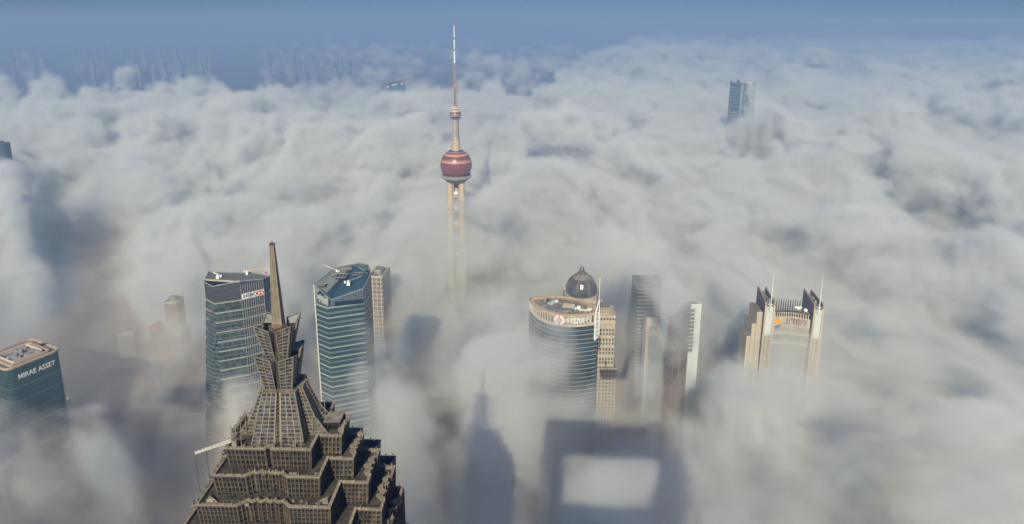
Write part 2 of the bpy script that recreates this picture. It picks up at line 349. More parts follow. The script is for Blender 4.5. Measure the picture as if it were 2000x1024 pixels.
    # parapet building at the back right of the top terrace
    MB().box(JX+10.8, JX+15.2, JY-1.5, JY+4, 370.2, 372.3).build('plant_room', M['jm_glass'], t)
    # ---- spire
    sx, sy = JX+.35, JY+1.6; zb, zt = 396.5, 420.6
    sp = MB().prism(rect(sx, sy, 2.5, 2.5), zb, zt-.6, top=rect(sx, sy, .75, .75)).build('spire', mat('spire_metal', (.3, .25, .19), .45, .5, var=.3, scale=1.5), t)
    f = MB(); rows = 44
    for r in range(rows+1):
        s_ = r/rows; h = 1.28+(.4-1.28)*s_; z = zb+(zt-.6-zb)*s_
        pl = rect(sx, sy, 2*h, 2*h)
        for a_ in range(4): b_ = (a_+1) % 4; f.beam((*pl[a_], z), (*pl[b_], z), .11, .07)
        for dx, dy in ((1, 0), (-1, 0), (0, -1)): f.beam((sx+dx*h, sy+dy*h, z), (sx+dx*(h+.34), sy+dy*(h+.34), z+.06), .09)
    for dx, dy in ((-1, -1), (1, -1), (1, 1), (-1, 1), (-.3, -1), (.3, -1), (1, .3), (1, -.3)): f.beam((sx+dx*1.3, sy+dy*1.3, zb), (sx+dx*.42, sy+dy*.42, zt-.4), .13)
    f.build('rungs', M['jm_rim'], sp)
    MB().box(sx-.55, sx+.55, sy-.55, sy+.55, zt-.8, zt-.5).build('spire_cap', M['dark'], t); MB().ball(sx, sy, zt-.1, .28, 8).build('beacon', M['steel'], t)
    MB().box(sx-1.5, sx+1.5, sy-2.2, sy-1.7, 395.4, 397.3).build('spire_gate', M['white'], t)
jin_tower()
def jin_crane():
    a = Vector((*U(452, 862, 372.3), 372.3)); b = Vector((*U(381, 886, 371), 371)); t = thing('gondola_crane', 'long white lattice jib reaching out left from the stepped tower, two cables hanging from it', 'crane', a)
    m = MB(); d = (b-a)
    for o in (Vector((0, .35, 0)), Vector((0, -.35, 0)), Vector((0, 0, .6))): m.beam(a+o, b+o*.5, .16)
    for q in range(10):
        p = a+d*(q/10); r = a+d*((q+1)/10); m.beam(p+Vector((0, -.35, 0)), r+Vector((0, 0, .6)), .1); m.beam(p+Vector((0, .35, 0)), p+Vector((0, 0, .6)), .1)
    m.build('jib', M['off'], t)
    MB().box(a.x+.2, a.x+1.4, a.y-.5, a.y+.6, 370.3, 372.6).build('crane_base', M['deck'], t)
    for s_, ln in ((.99, 17), (.7, 13)):
        p = a+d*s_; MB().beam(p, p-Vector((0, 0, ln)), .07).build('cable', M['dark'], t)
jin_crane()

# ------------------------------------------------------------ twin glass towers on the left
def bands(poly, zs, m, t, out=.35, h=.9, name='floor_band'):
    for z in zs: MB().prism(offset(poly(z) if callable(poly) else poly, out), z-h, z).build(name, m, t)
def fins(p, q, z0, z1, step, m, t, w=.28, d=.5, name='fin'):
    p, q = Vector(p), Vector(q); l = (q-p).length; e = (q-p)/l; n = Vector((e.y, -e.x)); c = max(1, round(l/step))
    for i in range(c+1):
        a = p+e*(l*i/c)+n*(d/2); MB().prism([tuple(a+e*x*w/2+n*y*d/2) for x, y in ((-1, 1), (-1, -1), (1, -1), (1, 1))][::-1] if False else [tuple(a+e*x*w/2+n*y*d/2) for x, y in ((-1, 1), (1, 1), (1, -1), (-1, -1))], z0, z1).build(name, m, t)
def crane_arm(name, label, base, tip, m, h=3., w=.8, hang=None, group=None):
    t = thing(name, label, 'crane', base, group); b = Vector(base); k = MB(); k.box(b.x-w*1.3, b.x+w*1.3, b.y-w*1.3, b.y+w*1.3, b.z-.1, b.z+h*.55).box(b.x-w*.7, b.x+w*.7, b.y-w*.7, b.y+w*.7, b.z+h*.5, b.z+h); k.build('crane_cabin', M['white'], t)
    a = b+Vector((0, 0, h*.85)); tp = Vector(tip); k = MB()
    for o in (Vector((0, 0, w*.35)), Vector((w*.3, 0, -w*.3)), Vector((-w*.3, 0, -w*.3))): k.beam(a+o, tp+o*.5, w*.28)
    for q in range(8):
        p = a.lerp(tp, q/8); r = a.lerp(tp, (q+1)/8); k.beam(p+Vector((w*.3, 0, -w*.3)), r+Vector((0, 0, w*.35)), w*.2)
    k.build('jib', m, t)
    bk = a-(tp-a).normalized()*w*3; k = MB(); k.beam(a, bk, w*.5); k.box(bk.x-w*.8, bk.x+w*.8, bk.y-w*.8, bk.y+w*.8, bk.z-w*.8, bk.z+w*.8); k.build('counterweight', M['white'], t)
    if hang: k = MB(); k.beam(tp, tp-Vector((0, 0, hang)), .12); k.box(tp.x-1, tp.x+1, tp.y-.6, tp.y+.6, tp.z-hang-1.2, tp.z-hang); k.build('work_basket', M['red'], t)
    return t
def ifc_south():
    zb = 228; A, B, Cc, D, E_ = [U(*p, zb) for p in ((401.8, 583), (419, 592.8), (472, 585), (515, 574.7), (526, 566))]
    ZB = 244.; G = U(408, 530.5, ZB); H = U(498, 532.5, ZB)
    E_ = (E_[0]+1, E_[1]+1.5)
    t = thing('glass_tower', 'dark glass tower with a white and red name board, left of the spire', 'office tower', centre([A, B, Cc, D, E_, H, G]))
    poly = [A, B, Cc, D, E_, H, G]; px = [(401.5, 551), (414.6, 559.5), (471.2, 549.3), (513.8, 545.5), (524, 538.5), (498, 532), (408, 530.5)]
    zt = [ZY(*p, q[1]) for p, q in zip(px, poly)]; zt[5] = ZB; zt[6] = ZB
    gl = facade('curtain_wall_teal', (.12, .125, .11), (.008, .014, .018), 1.55, 4.3, .88, .8, rough=.08, glass2=(.06, .11, .125))
    lv = facade('louvre_wall', (.09, .085, .08), (.02, .02, .022), 30, 1.45, 1.01, .7, rough=.5, glass2=(.05, .05, .05))
    flare = lambda z: [(p[0]-(228-z)*.1 if i in (0, 6) else p[0], p[1]) for i, p in enumerate(poly)]   # the left flank splays outwards towards the ground
    MB().prism(flare(0), 0, 228, top=poly, cap=False).build('wall', gl, t); MB().prism(poly, 228, zt, cap=False, bottom=False).build('crown_wall', lv, t)
    R1 = tuple(Vector(A).lerp(Vector(G), .22)); R2 = tuple(Vector(B).lerp(Vector(Cc), .88)); zr = 249.5
    rf = mat('grey_roof_sheet', (.19, .175, .18), .6, .2, var=.15, scale=.2)
    roof = [(*R1, zt[0]+.2), (*R2, zt[2]), (*Cc, zt[2]), (*D, zt[3]), (*E_, zt[4]), (*H, ZB), (*G, ZB)]
    MB().face([(x, y, z-.5) for x, y, z in roof]).build('roof', rf, t)
    MB().face([(*p, 236.) for p in (A, B, Cc, R2, R1)]).build('lower_deck', M['dark'], t)
    k = MB(); k.beam((*R1, zt[0]), (*R2, zt[2]-.2), 1.1, 1.4); k.beam((*R2, zt[2]-.2), (*Cc, zt[2]), 1.1, 1.2); k.build('roof_edge_beam', M['concrete'], t)
    k = MB()
    for i in range(len(poly)):
        j = (i+1) % len(poly); k.beam((*poly[i], zt[i]), (*poly[j], zt[j]), .6, .8)
    k.build('parapet_rail', M['steel'], t)
    step = 9.3
    bands(flare, [228-step*i for i in range(15)], mat('cream_floor_band', (.36, .34, .28), .6, var=.1), t, .4, 1.)
    bands(flare, [228-step*(i+.5) for i in range(15)], M['dark'], t, .12, .5, 'floor_line')
    zc = zt[2]; fins(Vector(Cc).lerp(Vector(D), .0), D, 90, min(zt[2], zt[3])-1, 1.9, mat('grey_fin', (.3, .28, .25), .6), t, .32, .8)
    # machinery in the open corner
    k = MB()
    for i in range(6):
        p = Vector(A).lerp(Vector(R2), .15+.13*i)+Vector((.5, 1.2)); k.box(p.x-1, p.x+1.1, p.y-.8, p.y+.8, 236, 238.5+random.random()*3)
    k.build_each('plant_machinery', M['steel'], t)
    # name board: ink lettering and a red-and-white hexagon
    p, q = Vector(Cc), Vector(D); l = (q-p).length; z0, z1 = ZY(472, 583, Cc[1]), ZY(515, 570, D[1])
    dz = (ZY(515, 569.3, D[1])-ZY(472, 579.5, Cc[1])); mw = wall_frame(Cc, D, ZY(472, 579.5, Cc[1]), .95, 0.) @ Matrix.Rotation(math.atan2(dz, l), 4, 'Z')
    W_ = math.hypot(l, dz); hh = 2.6
    b = MB(); b.box(0, W_+.3, -hh, hh, 0, .3); sb = flat('name_board', b, M['white'], t, mw)
    tx = lay('lettering', text_mesh('HSBC', 4.9, .08, 1.02), M['black'], sb, mw @ Matrix.Translation((W_*.37, 0, .42))); 
    cx = W_*.83; s = 2.05; g = MB()
    for tri in (((-2, 0), (-1, -1), (-1, 1)), ((2, 0), (1, 1), (1, -1)), ((-1, 1), (0, 0), (1, 1)), ((-1, -1), (1, -1), (0, 0))):
        pts = [(cx+a_*s, b_*s) for a_, b_ in tri]
        if sum((pts[i][0]*pts[(i+1) % 3][1]-pts[(i+1) % 3][0]*pts[i][1]) for i in range(3)) < 0: pts = pts[::-1]
        g.prism(pts, .3, .45)
    flat('emblem', g, M['red'], sb, mw)
    a = U(426, 544, 244); e = U(416, 532, 250); crane_arm('roof_crane', 'white jointed maintenance crane at the left end of the name-board tower roof', (*a, 244), (*e, 250), M['white'], 4.5, 1.1)
    a = U(483, 536, 244); e = U(519, 523.5, 251); crane_arm('roof_crane', 'yellow crane arm over the name-board tower roof, a red basket hanging under its tip', (*a, 244), (*e, 251), M['yellow'], 4., .8, 4)
ifc_south()
def ifc_north():
    zb = 235; A, B, D, E_ = [U(*p, zb) for p in ((615.6, 592.3), (639, 601), (711, 591), (726, 568))]
    Hh = U(718.5, 518, 253); I = U(702, 515, 254); J = U(655, 524, 253)
    poly = [A, B, D, E_, Hh, I, J]
    t = thing('glass_tower', 'dark glass tower right of the spire with a slanting faceted blue roof', 'office tower', centre(poly))
    gl = facade('curtain_wall_blue', (.13, .18, .185), (.012, .035, .048), 1.5, 4.6, .84, .72, rough=.08, glass2=(.015, .02, .03))
    lv = facade('panelled_crown_wall', (.2, .23, .25), (.03, .045, .06), 2.2, 2.2, .86, .86, rough=.3, glass2=(.07, .09, .1))
    F_ = tuple(Vector(B).lerp(Vector(D), .12)); zF = ZY(648.4, 586, F_[1]); zA = ZY(613.2, 556, A[1]); zD = ZY(708.5, 563.5, D[1]); zE = ZY(723, 533, E_[1])
    zP = ZY(639, 589.5, B[1])
    MB().prism(poly, 0, 235, cap=False).build('wall', gl, t)
    p2 = [A, B, F_, D, E_, Hh, I, J]; MB().prism(p2, 235, [zP, zP, zF-.4, zD, zE, 253, 254, 253], cap=False, bottom=False).build('crown_wall', lv, t)
    r1 = (*U(638, 571.8, (zA+zF)/2+1), (zA+zF)/2+1); r2 = (*U(687, 519.5, 254.2), 254.2); lip = U(700, 522, 253.5); lip2 = U(718, 534, (zE+253)/2)
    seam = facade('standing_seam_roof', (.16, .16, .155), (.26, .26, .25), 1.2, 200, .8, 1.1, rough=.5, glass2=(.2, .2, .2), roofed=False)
    blue = facade('shaded_panel_roof', (.02, .05, .08), (.03, .085, .13), 1.3, 1.3, .86, .86, rough=.35, glass2=(.02, .06, .1), roofed=False)  # dark blue puts the shade of the right-hand slope into its colour
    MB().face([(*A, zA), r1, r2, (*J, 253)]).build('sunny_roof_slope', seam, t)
    MB().face([r1, (*F_, zF), (*D, zD), (*lip2, (zE+253)/2-.5), (*lip, 253), r2]).face([(*A, zA), (*F_, zF), r1]).build('shaded_roof_slope', blue, t)
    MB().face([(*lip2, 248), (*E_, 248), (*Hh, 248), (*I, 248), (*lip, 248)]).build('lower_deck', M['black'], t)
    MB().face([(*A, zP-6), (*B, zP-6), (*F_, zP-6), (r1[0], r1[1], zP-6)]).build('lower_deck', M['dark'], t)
    k = MB(); top = [(*A, zA), (*F_, zF), (*D, zD), (*E_, zE), (*Hh, 253.4), (*I, 254.4), (*J, 253.4)]
    for a, b in zip(top, top[1:]+top[:1]): k.beam(a, b, .7, .8)
    k.beam((*A, zP), (*B, zP), .4, .6); k.beam((*lip, 253), (*lip2, (zE+253)/2-.4), .5, .6)
    k.build('roof_edge_beam', mat('edge_metal', (.3, .34, .36), .4, .3), t)
    k = MB(); k.beam((*A, 0), (*A, zA), .9, .9); k.build('corner_trim', M['off'], t)
    st = 9.35; bands(poly, [235-st*i for i in range(16)], mat('pale_floor_band', (.3, .35, .31), .5, var=.1), t, .35, .9)
    bands(poly, [235-st*(i+.5) for i in range(16)], mat('grey_floor_band', (.13, .18, .18), .5), t, .2, .4, 'floor_line')
    # black panel under the front edge
    mw = wall_frame(B, D, 0, .2); l = math.dist(B, D); zz0, zz1 = ZY(655, 600.5, B[1]), ZY(655, 591, B[1])
    b = MB(); b.prism([(l*.2, zz0+.3), (l*.985, zz0-.8), (l*.985, zz1-1.5), (l*.2, zz1)], 0, .4); flat('blank_sign_panel', b, M['black'], t, mw)
    # roof openings with framed machinery
    for n_, (cx, cy_, w_, d_) in enumerate(((629.5, 557, 5.5, 4), (667, 540, 9, 9), (699, 536, 9, 6), (651, 538.5, 4, 2.5), (677, 526.5, 9, 2.5))):
        zz = (251.8, 252.6, 252.6, 253.2, 253.6)[n_]; x, y = U(cx, cy_, zz); k = MB(); k.box(x-w_/2, x+w_/2, y-d_/2, y+d_/2, zz-1, zz+.6); o = k.build('roof_opening', M['dark'], t)
        f = MB()
        for q in range(4): xx = x-w_/2+w_*q/3; f.beam((xx, y-d_/2, zz+.75), (xx, y+d_/2, zz+.75), .35, .3)
        for q in (-1, 1): f.beam((x-w_/2, y+q*d_/2, zz+.75), (x+w_/2, y+q*d_/2, zz+.75), .35, .3)
        f.build('opening_frame', M['concrete'] if n_ != 2 else M['steel'], o)
    k = MB()
    for i in range(5): x, y = U(621+i*4.5, 576+i*2.4, 243); k.box(x-1, x+1, y-.8, y+.8, 238, 243+random.random()*2)
    k.build_each('plant_machinery', M['steel'], t)
    k = MB(); k.beam((*U(699.5, 521, 252), 252), (*U(711, 529, 252), 252), .5); k.build('davit_arm', M['steel'], t)
    a = U(658, 533, 252); e = U(630, 517, 257); crane_arm('roof_crane', 'cream crane arm jutting out left over the edge of the faceted blue roof', (*a, 251.5), (*e, 257), M['off'], 3.6, .8)
    a = U(681, 556, 249.5); e = U(708, 539, 253.5); crane_arm('roof_crane', 'pale blue-grey crane lying across the middle of the faceted blue roof', (*a, 249), (*e, 253.5), M['steel'], 4.6, 1.1)
ifc_north()

# ------------------------------------------------------------ the tall television tower with spheres
def pearl():
    Y = 937.; X = -78.5
    z = lambda py: ZY(890, py, Y)
    t = thing('television_tower', 'tall concrete television tower with a large crimson sphere, small sphere and needle mast', 'tower', (X, Y, 0))
    cm = mat('warm_concrete', (.5, .385, .27), .75, var=.14, scale=.08, bump=.05)
    lat = facade('lattice_shaft', (.46, .4, .32), (.13, .11, .1), 1.5, 2.2, .55, .6, rough=.6, glass2=(.25, .2, .17))
    lo, hi = z(345), z(290); cz, r = z(322), 22.2
    # diamond panelled crimson glass
    pm = bpy.data.materials.new('crimson_panels'); pm.use_nodes = True; N = pm.node_tree.nodes; L = pm.node_tree.links; b = N['Principled BSDF']
    uv = N.new('ShaderNodeUVMap'); s = N.new('ShaderNodeSeparateXYZ'); L.new(uv.outputs[0], s.inputs[0])
    def Mt(op, a, c=None):
        k = N.new('ShaderNodeMath'); k.operation = op
        for q, i in ((a, 0), (c, 1)):
            if q is None: continue
            if isinstance(q, (int, float)): k.inputs[i].default_value = q
            else: L.new(q, k.inputs[i])
        return k.outputs[0]
    u = Mt('MULTIPLY', s.outputs[0], 1.); v = Mt('MULTIPLY', s.outputs[1], 1.)
    p = Mt('ADD', u, v); q = Mt('SUBTRACT', u, v); rw = v
    cell = N.new('ShaderNodeCombineXYZ'); L.new(Mt('FLOOR', p), cell.inputs[0]); L.new(Mt('FLOOR', q), cell.inputs[1]); L.new(Mt('FLOOR', Mt('MULTIPLY', rw, 2.)), cell.inputs[2])
    wn = N.new('ShaderNodeTexWhiteNoise'); L.new(cell.outputs[0], wn.inputs['Vector'])
    cr = N.new('ShaderNodeValToRGB'); e = cr.color_ramp.elements; e[0].color = (.07, .008, .02, 1); e[1].color = (.23, .012, .035, 1); k = cr.color_ramp.elements.new(.6); k.color = (.12, .008, .02, 1); L.new(wn.outputs[0], cr.inputs[0])
    ln = Mt('MAXIMUM', Mt('LESS_THAN', Mt('FRACT', p), .13), Mt('MAXIMUM', Mt('LESS_THAN', Mt('FRACT', q), .13), Mt('LESS_THAN', Mt('FRACT', Mt('MULTIPLY', rw, 2.)), .1)))
    mx = N.new('ShaderNodeMix'); mx.data_type = 'RGBA'; L.new(ln, mx.inputs[0]); L.new(cr.outputs[0], mx.inputs[6]); mx.inputs[7].default_value = (.34, .2, .18, 1); L.new(mx.outputs[2], b.inputs['Base Color']); b.inputs['Roughness'].default_value = .3
    def sphere(cz, r, a0, a1, m, name, n=40, rows=16, smooth=True, cells=14, parent=t):
        mb = MB()
        for i in range(rows):
            for j in range(n):
                th0, th1 = a0+(a1-a0)*i/rows, a0+(a1-a0)*(i+1)/rows; f0, f1 = 2*math.pi*j/n, 2*math.pi*(j+1)/n
                q = [(th0, f0), (th0, f1), (th1, f1), (th1, f0)]
                mb.face([(X+r*math.cos(a)*math.cos(f), Y+r*math.cos(a)*math.sin(f), cz+r*math.sin(a)) for a, f in q], [(f/(2*math.pi)*cells*2, a/math.pi*cells) for a, f in q])
        return mb.build(name, m, parent, smooth)
    big = sphere(cz, r, R(-52), R(68), pm, 'large_sphere', cells=17)
    pink = mat('salmon_band', (.58, .27, .18), .5, var=.1)
    def belt(cz, r, a0, a1, m, name, par, out=.25):
        pr = [((r+out)*math.cos(R(a)), cz+(r+out)*math.sin(R(a))) for a in (a0, (a0+a1)/2, a1)]
        return MB().ring(X, Y, [((r-.3)*math.cos(R(a0)), pr[0][1])]+pr+[((r-.3)*math.cos(R(a1)), pr[-1][1])], 48, False).build(name, m, par)
    belt(cz, r, 14, 21, pink, 'window_band', big); belt(cz, r, 40, 49, pink, 'upper_band', big, .15); belt(cz, r, 23.5, 25, pink, 'thin_band', big, .15)
    belt(cz, r, 56, 60, M['steel'], 'top_ring', big)
    k = MB(); 
    MB().ring(X, Y, [(14, lo-6), (17, lo-3.5), (20.2, lo-1), (20.8, lo+.5), (20.8, lo+1.6), (18.5, lo+2.2)], 40).build('observation_skirt', facade('skirt_windows', (.42, .4, .36), (.06, .07, .08), 1.6, 1.8, .6, .6), t)
    for q in range(36):
        a = 2*math.pi*q/36; k.box(X+20.9*math.cos(a)-.35, X+20.9*math.cos(a)+.35, Y+20.9*math.sin(a)-.35, Y+20.9*math.sin(a)+.35, lo+.2, lo+3)
    k.build_each('skirt_post', M['steel'], t)
    MB().ring(X, Y, [(20.4, lo+2.4), (20.9, lo+3), (20.4, lo+3.6)], 40, False).build('skirt_rail', M['steel'], t)
    MB().ring(X, Y, [(9, z(352)-2), (14, lo-6)], 30).build('sphere_underside', M['concrete'], t)
    # columns
    for dx, dy in ((-8.6, -4), (7.6, -4), (-.2, 8)):
        k = MB().ring(X+dx, Y+dy, [(4.45, 0), (4.45, lo-4)], 24, False); k.build('column', cm, t, True)
    for i, py in enumerate((382, 411, 440.5, 470, 499)):
        zz = z(py-2); MB().ring(X-.5, Y-3.2, [(6, zz-3.2), (6.6, zz-2.6), (6.6, zz-1.), (6, zz-.6)], 20).build('platform', cm, t)
        MB().ring(X-.5, Y-3.2, [(6.75, zz-2.5), (6.75, zz-1.3)], 20, False).build('platform_band', M['red'] if i in (0, 2) else M['concrete'], t)
        MB().ball(X-.5, Y-3.2, zz+2.6, 3.5, 16, .9).build('capsule', M['white'], t, True)
    # upper shafts
    MB().ring(X, Y, [(6.1, z(294)), (5., z(270))], 24, False).build('shaft_base', cm, t, True)
    MB().ring(X, Y, [(5.6, z(271.5)), (5.8, z(270)), (5.6, z(269))], 24).build('shaft_collar', M['steel'], t)
    MB().ring(X, Y, [(4.6, z(270)), (4.5, z(234))], 20, False).build('upper_shaft', lat, t)
    scz, sr = z(224.5), 7.9
    sp = sphere(scz, sr, R(-80), R(75), pm, 'small_sphere', n=32, rows=12, cells=8)
    belt(scz, sr, -12, 10, M['steel'], 'silver_band', sp); belt(scz, sr, -5, 1, M['red'], 'red_band', sp, .4); belt(scz, sr, 32, 70, M['concrete'], 'cap_band', sp); belt(scz, sr, -62, -34, M['steel'], 'lower_band', sp)
    k = MB().ring(X, Y, [(4.6, z(212.6)), (5.3, z(212)), (5.3, z(211)), (3, z(210.6))], 20); 
    for q in range(8): a = q*math.pi/4; k.beam((X, Y, z(211.5)), (X+7*math.cos(a), Y+7*math.sin(a), z(211.5)), .5)
    k.build('small_sphere_platform', M['white'], t)
    orange = mat('orange_base', (.72, .22, .06), .6)
    MB().ring(X, Y, [(2.7, z(211)), (2.4, z(206))], 16, False).build('orange_collar', orange, t)
    def lattice(z0, z1, r0, r1, name):
        k = MB(); n = max(3, int((z1-z0)/(r0*1.5)))
        k2 = [(1, 1), (-1, 1), (-1, -1), (1, -1)]
        for a, c in k2: k.beam((X+a*r0, Y+c*r0, z0), (X+a*r1, Y+c*r1, z1), r0*.42)
        for i in range(n):
            f0, f1 = i/n, (i+1)/n; ra, rb_ = r0+(r1-r0)*f0, r0+(r1-r0)*f1; za, zb = z0+(z1-z0)*f0, z0+(z1-z0)*f1
            for j in range(4):
                p, q = k2[j], k2[(j+1) % 4]
                k.beam((X+p[0]*ra, Y+p[1]*ra, za), (X+q[0]*ra, Y+q[1]*ra, za), r0*.26); k.beam((X+p[0]*ra, Y+p[1]*ra, za), (X+q[0]*rb_, Y+q[1]*rb_, zb), r0*.24)
        k.ring(X, Y, [(r0*.62, z0), (r1*.62, z1)], 8); k.build(name, mat(name+'_metal', (.36, .32, .28), .5, .2, var=.2), t)
    lattice(z(206), z(169.5), 2.1, 1.8, 'lattice_mast'); MB().ring(X, Y, [(2.2, z(170.3)), (3.3, z(169.6)), (3.3, z(168.6))], 14).build('mast_platform', M['steel'], t)
    MB().ring(X, Y, [(1.4, z(168.6)), (1.4, z(162))], 10).build('orange_sleeve', orange, t)
    lattice(z(162), z(124), 1.15, .95, 'upper_lattice_mast'); MB().ring(X, Y, [(1.2, z(126)), (2.6, z(123.5)), (2.6, z(122.8))], 14).build('mast_platform', M['steel'], t)
    MB().ring(X, Y, [(1.15, z(122.8)), (1., z(98))], 12).build('white_mast', M['white'], t)
    MB().ring(X, Y, [(1.15, z(98.6)), (1.15, z(96.4))], 12).build('mast_joint', M['dark'], t); MB().ring(X, Y, [(1.15, z(76)), (1.1, z(73.8))], 12).build('mast_joint', M['dark'], t)
    MB().ring(X, Y, [(.9, z(96.4)), (.85, z(75.5))], 12).build('white_mast', M['white'], t); MB().ring(X, Y, [(.75, z(74)), (.5, z(50))], 10).build('white_mast', M['white'], t)
    MB().ring(X, Y, [(.35, z(50)), (.2, z(46.5))], 8).build('mast_tip', M['red'], t)
pearl()

# ------------------------------------------------------------ lens-shaped bank tower with the roof pad
def lens():
    CX, CY, a, b, rot, zt = 46., 569.7, 33.5, 19.8, -27.8, 226.
    def pl(k=1., n=26, da=0.):
        A, B = a*k+da, b*k+da; xs = [-math.cos(math.pi*i/n) for i in range(n+1)]; q = [(A*x, -B*(1-abs(x)**2.1)) for x in xs]+[(A*x, B*(1-abs(x)**2.1)) for x in xs[-2:0:-1]]
        c, s = math.cos(R(rot)), math.sin(R(rot)); return [(CX+x*c-y*s, CY+x*s+y*c) for x, y in q]
    t = thing('lens_shaped_tower', 'lens-shaped blue glass bank tower, colonnaded top and tan roof with a lettered landing pad', 'office tower', (CX, CY, 0))
    P0 = pl(); zc = ZY(1092, 633, 552); cream = mat('cream_stone', (.56, .47, .36), .7, var=.15)
    gl = facade('blue_curtain_wall', (.06, .08, .1), (.02, .04, .065), 1.5, 4.1, .93, .93, rough=.1, glass2=(.035, .06, .085))
    MB().prism(P0, 0, zc, cap=True).build('wall', gl, t, False)
    MB().prism(pl(.9), zc, zt-2, cap=False).build('inner_wall', facade('recess_wall', (.2, .15, .11), (.03, .03, .035), 2.2, 3.2, .7, .7), t)
    MB().prism(pl(1, da=.5), zc-1, zc+.4).build('colonnade_sill', cream, t)
    MB().prism(pl(.965), zt-3.3, zt-2.3).build('roof_deck', M['deck'], t)
    k = hollow(MB(), pl(1, da=.3), zt-2.6, zt, 2.2); k.build('parapet', mat('tan_parapet', (.46, .34, .23), .8, var=.2), t); 
    hollow(MB(), pl(.87), zt-2.3, zt-1.2, .8).build('gondola_track', mat('track_brown', (.28, .18, .12), .8, var=.2), t); hollow(MB(), pl(.93), zt-2.3, zt-1.7, .4).build('gondola_track', M['concrete'], t)
    # columns
    per = pl(.985, 60); ls = [0]
    for i in range(len(per)): ls.append(ls[-1]+math.dist(per[i], per[(i+1) % len(per)]))
    n = 52; col0 = None
    for i in range(n):
        d = ls[-1]*i/n; j = max(q for q in range(len(per)) if ls[q] <= d); f = (d-ls[j])/(ls[j+1]-ls[j]); p = Vector(per[j]).lerp(Vector(per[(j+1) % len(per)]), f)
        if col0 is None: col0 = MB().box(CX-.42, CX+.42, CY-.42, CY+.42, zc+.3, zt-2.4).build('column', cream, t); o = col0
        else: o = col0.copy(); sc.collection.objects.link(o); o.parent = t
        o.location = (p.x-CX, p.y-CY, 0)
    MB().prism(pl(1, da=-.3), zc+(zt-zc)*.45, zc+(zt-zc)*.45+.5).build('colonnade_rail', mat('brown_rail', (.3, .2, .14), .7), t)
    for i in range(20): MB().prism(pl(1, da=.22), zc-5.2-4.1*i, zc-4.9-4.1*i).build('floor_band', cream, t)
    # things on the roof
    zr = zt-2.29
    pad = U(1110.5, 597.5, zr); d1 = Vector((math.cos(R(-24)), math.sin(R(-24)))); 
    PALE = mat('pale_blue_paint', (.5, .6, .62), .6, var=.08); YO = mat('amber_paint', (.85, .42, .02), .6)
    mb = MB().prism(rect(*pad, 10.5, 9, -12), zr, zr+.25); pd = mb.build('landing_pad', PALE, t)
    lay('pad_letter', text_mesh('R', 9.5, .06, 1.15), YO, pd, Matrix.Translation((*pad, zr+.4)) @ Matrix.Rotation(R(-12), 4, 'Z'))
    q = U(1079, 591.5, zr); MB().prism(rect(*q, 5, 10, -35), zr, zr+.3).prism(rect(q[0]+3, q[1]+2.4, 5, 5, -35), zr, zr+.26).build('equipment_slab', PALE, t)
    q = U(1125, 601.5, zr); MB().prism(rect(*q, 6, 4, -25), zr, zr+.3).build('equipment_slab', PALE, t)
    for (px, py, r) in ((1087.3, 588, 1.45), (1130.3, 602, 2.1), (1124.5, 602, 1.)): q = U(px, py, zr+1.8); MB().ball(*q, zr+r, r, 16).build('radome', M['white'], t, True)
    q = U(1069.5, 588.5, zr); k = MB(); k.box(q[0]-.8, q[0]-.2, q[1]-1, q[1]+1, zr, zr+2.6); k.box(q[0]+.2, q[0]+.8, q[1]-1, q[1]+1, zr, zr+2.6); k.beam((q[0]+1.8, q[1], zr), (q[0]+1.8, q[1], zr+5), .2); k.build('vent_stack', M['dark'], t)
    q = U(1143, 607, zr); k = MB(); k.prism(rect(*q, 11, 1.6, -8), zr, zr+1.2); k.prism(rect(q[0]+4, q[1]+1, 4, 3, -8), zr, zr+2.2); k.build('gondola_crane', M['off'], t)
    k = MB(); random.seed(3)
    for i in range(30):
        x, y = random.uniform(-22, 22), random.uniform(-9, 9)
        if abs(x/30)**2+abs(y/15)**2 > .8: continue
        c, s = math.cos(R(rot)), math.sin(R(rot)); X_, Y_ = CX+x*c-y*s, CY+x*s+y*c
        if math.dist((X_, Y_), pad) < 8: continue
        k.prism(rect(X_, Y_, random.uniform(.5, 1.4), random.uniform(.5, 1.4), 20), zr, zr+random.uniform(.2, .8))
    k.build_each('roof_unit', M['concrete'], t)
    # emblem and characters on the colonnade
    def onwall(px, py, yy): x = XY(px, py, yy); return x, ZY(px, py, yy)
    def near(px): # outermost front point under photo column px
        best = min(((abs(proj(x, y, 215.)[0]-px), (x, y)) for (x, y) in [tuple(Vector(per[i]).lerp(Vector(per[i+1]), f/6)) for i in range(60) for f in range(6)])); return best[1]
    for ch, px, py, sz in (('o', 1092.5, 624.5, 0), ('中', 1110, 626.8, 6.2), ('国', 1122, 627.3, 6.2), ('银', 1134, 626.6, 6.2), ('行', 1148, 625., 6.2)):
        x, y = near(px); x2, y2 = near(px+5); mw = wall_frame((x, y), (x2, y2), ZY(px, py, y), .9)
        if ch == 'o':
            k = MB(); rr = 5.6; k.ring(0, 0, [(rr, 0), (rr, .25)], 32); em = flat('emblem', k, M['red'], t, mw)
            k = MB(); k.ring(0, 0, [(rr*.88, .25), (rr*.88, .35)], 32); flat('emblem_disc', k, M['white'], em, mw)
            k = MB(); k.box(-.45, .45, -rr*.9, rr*.9, .35, .45); k.box(-1.9, 1.9, -1.7, 1.7, .35, .5); flat('emblem_bar', k, M['red'], em, mw)
            k = MB(); k.box(-1., 1., -.85, .85, .5, .58); flat('emblem_centre', k, M['white'], em, mw)
        else: lay('lettering', text_mesh(ch, sz, .2), M['white'], t, mw)
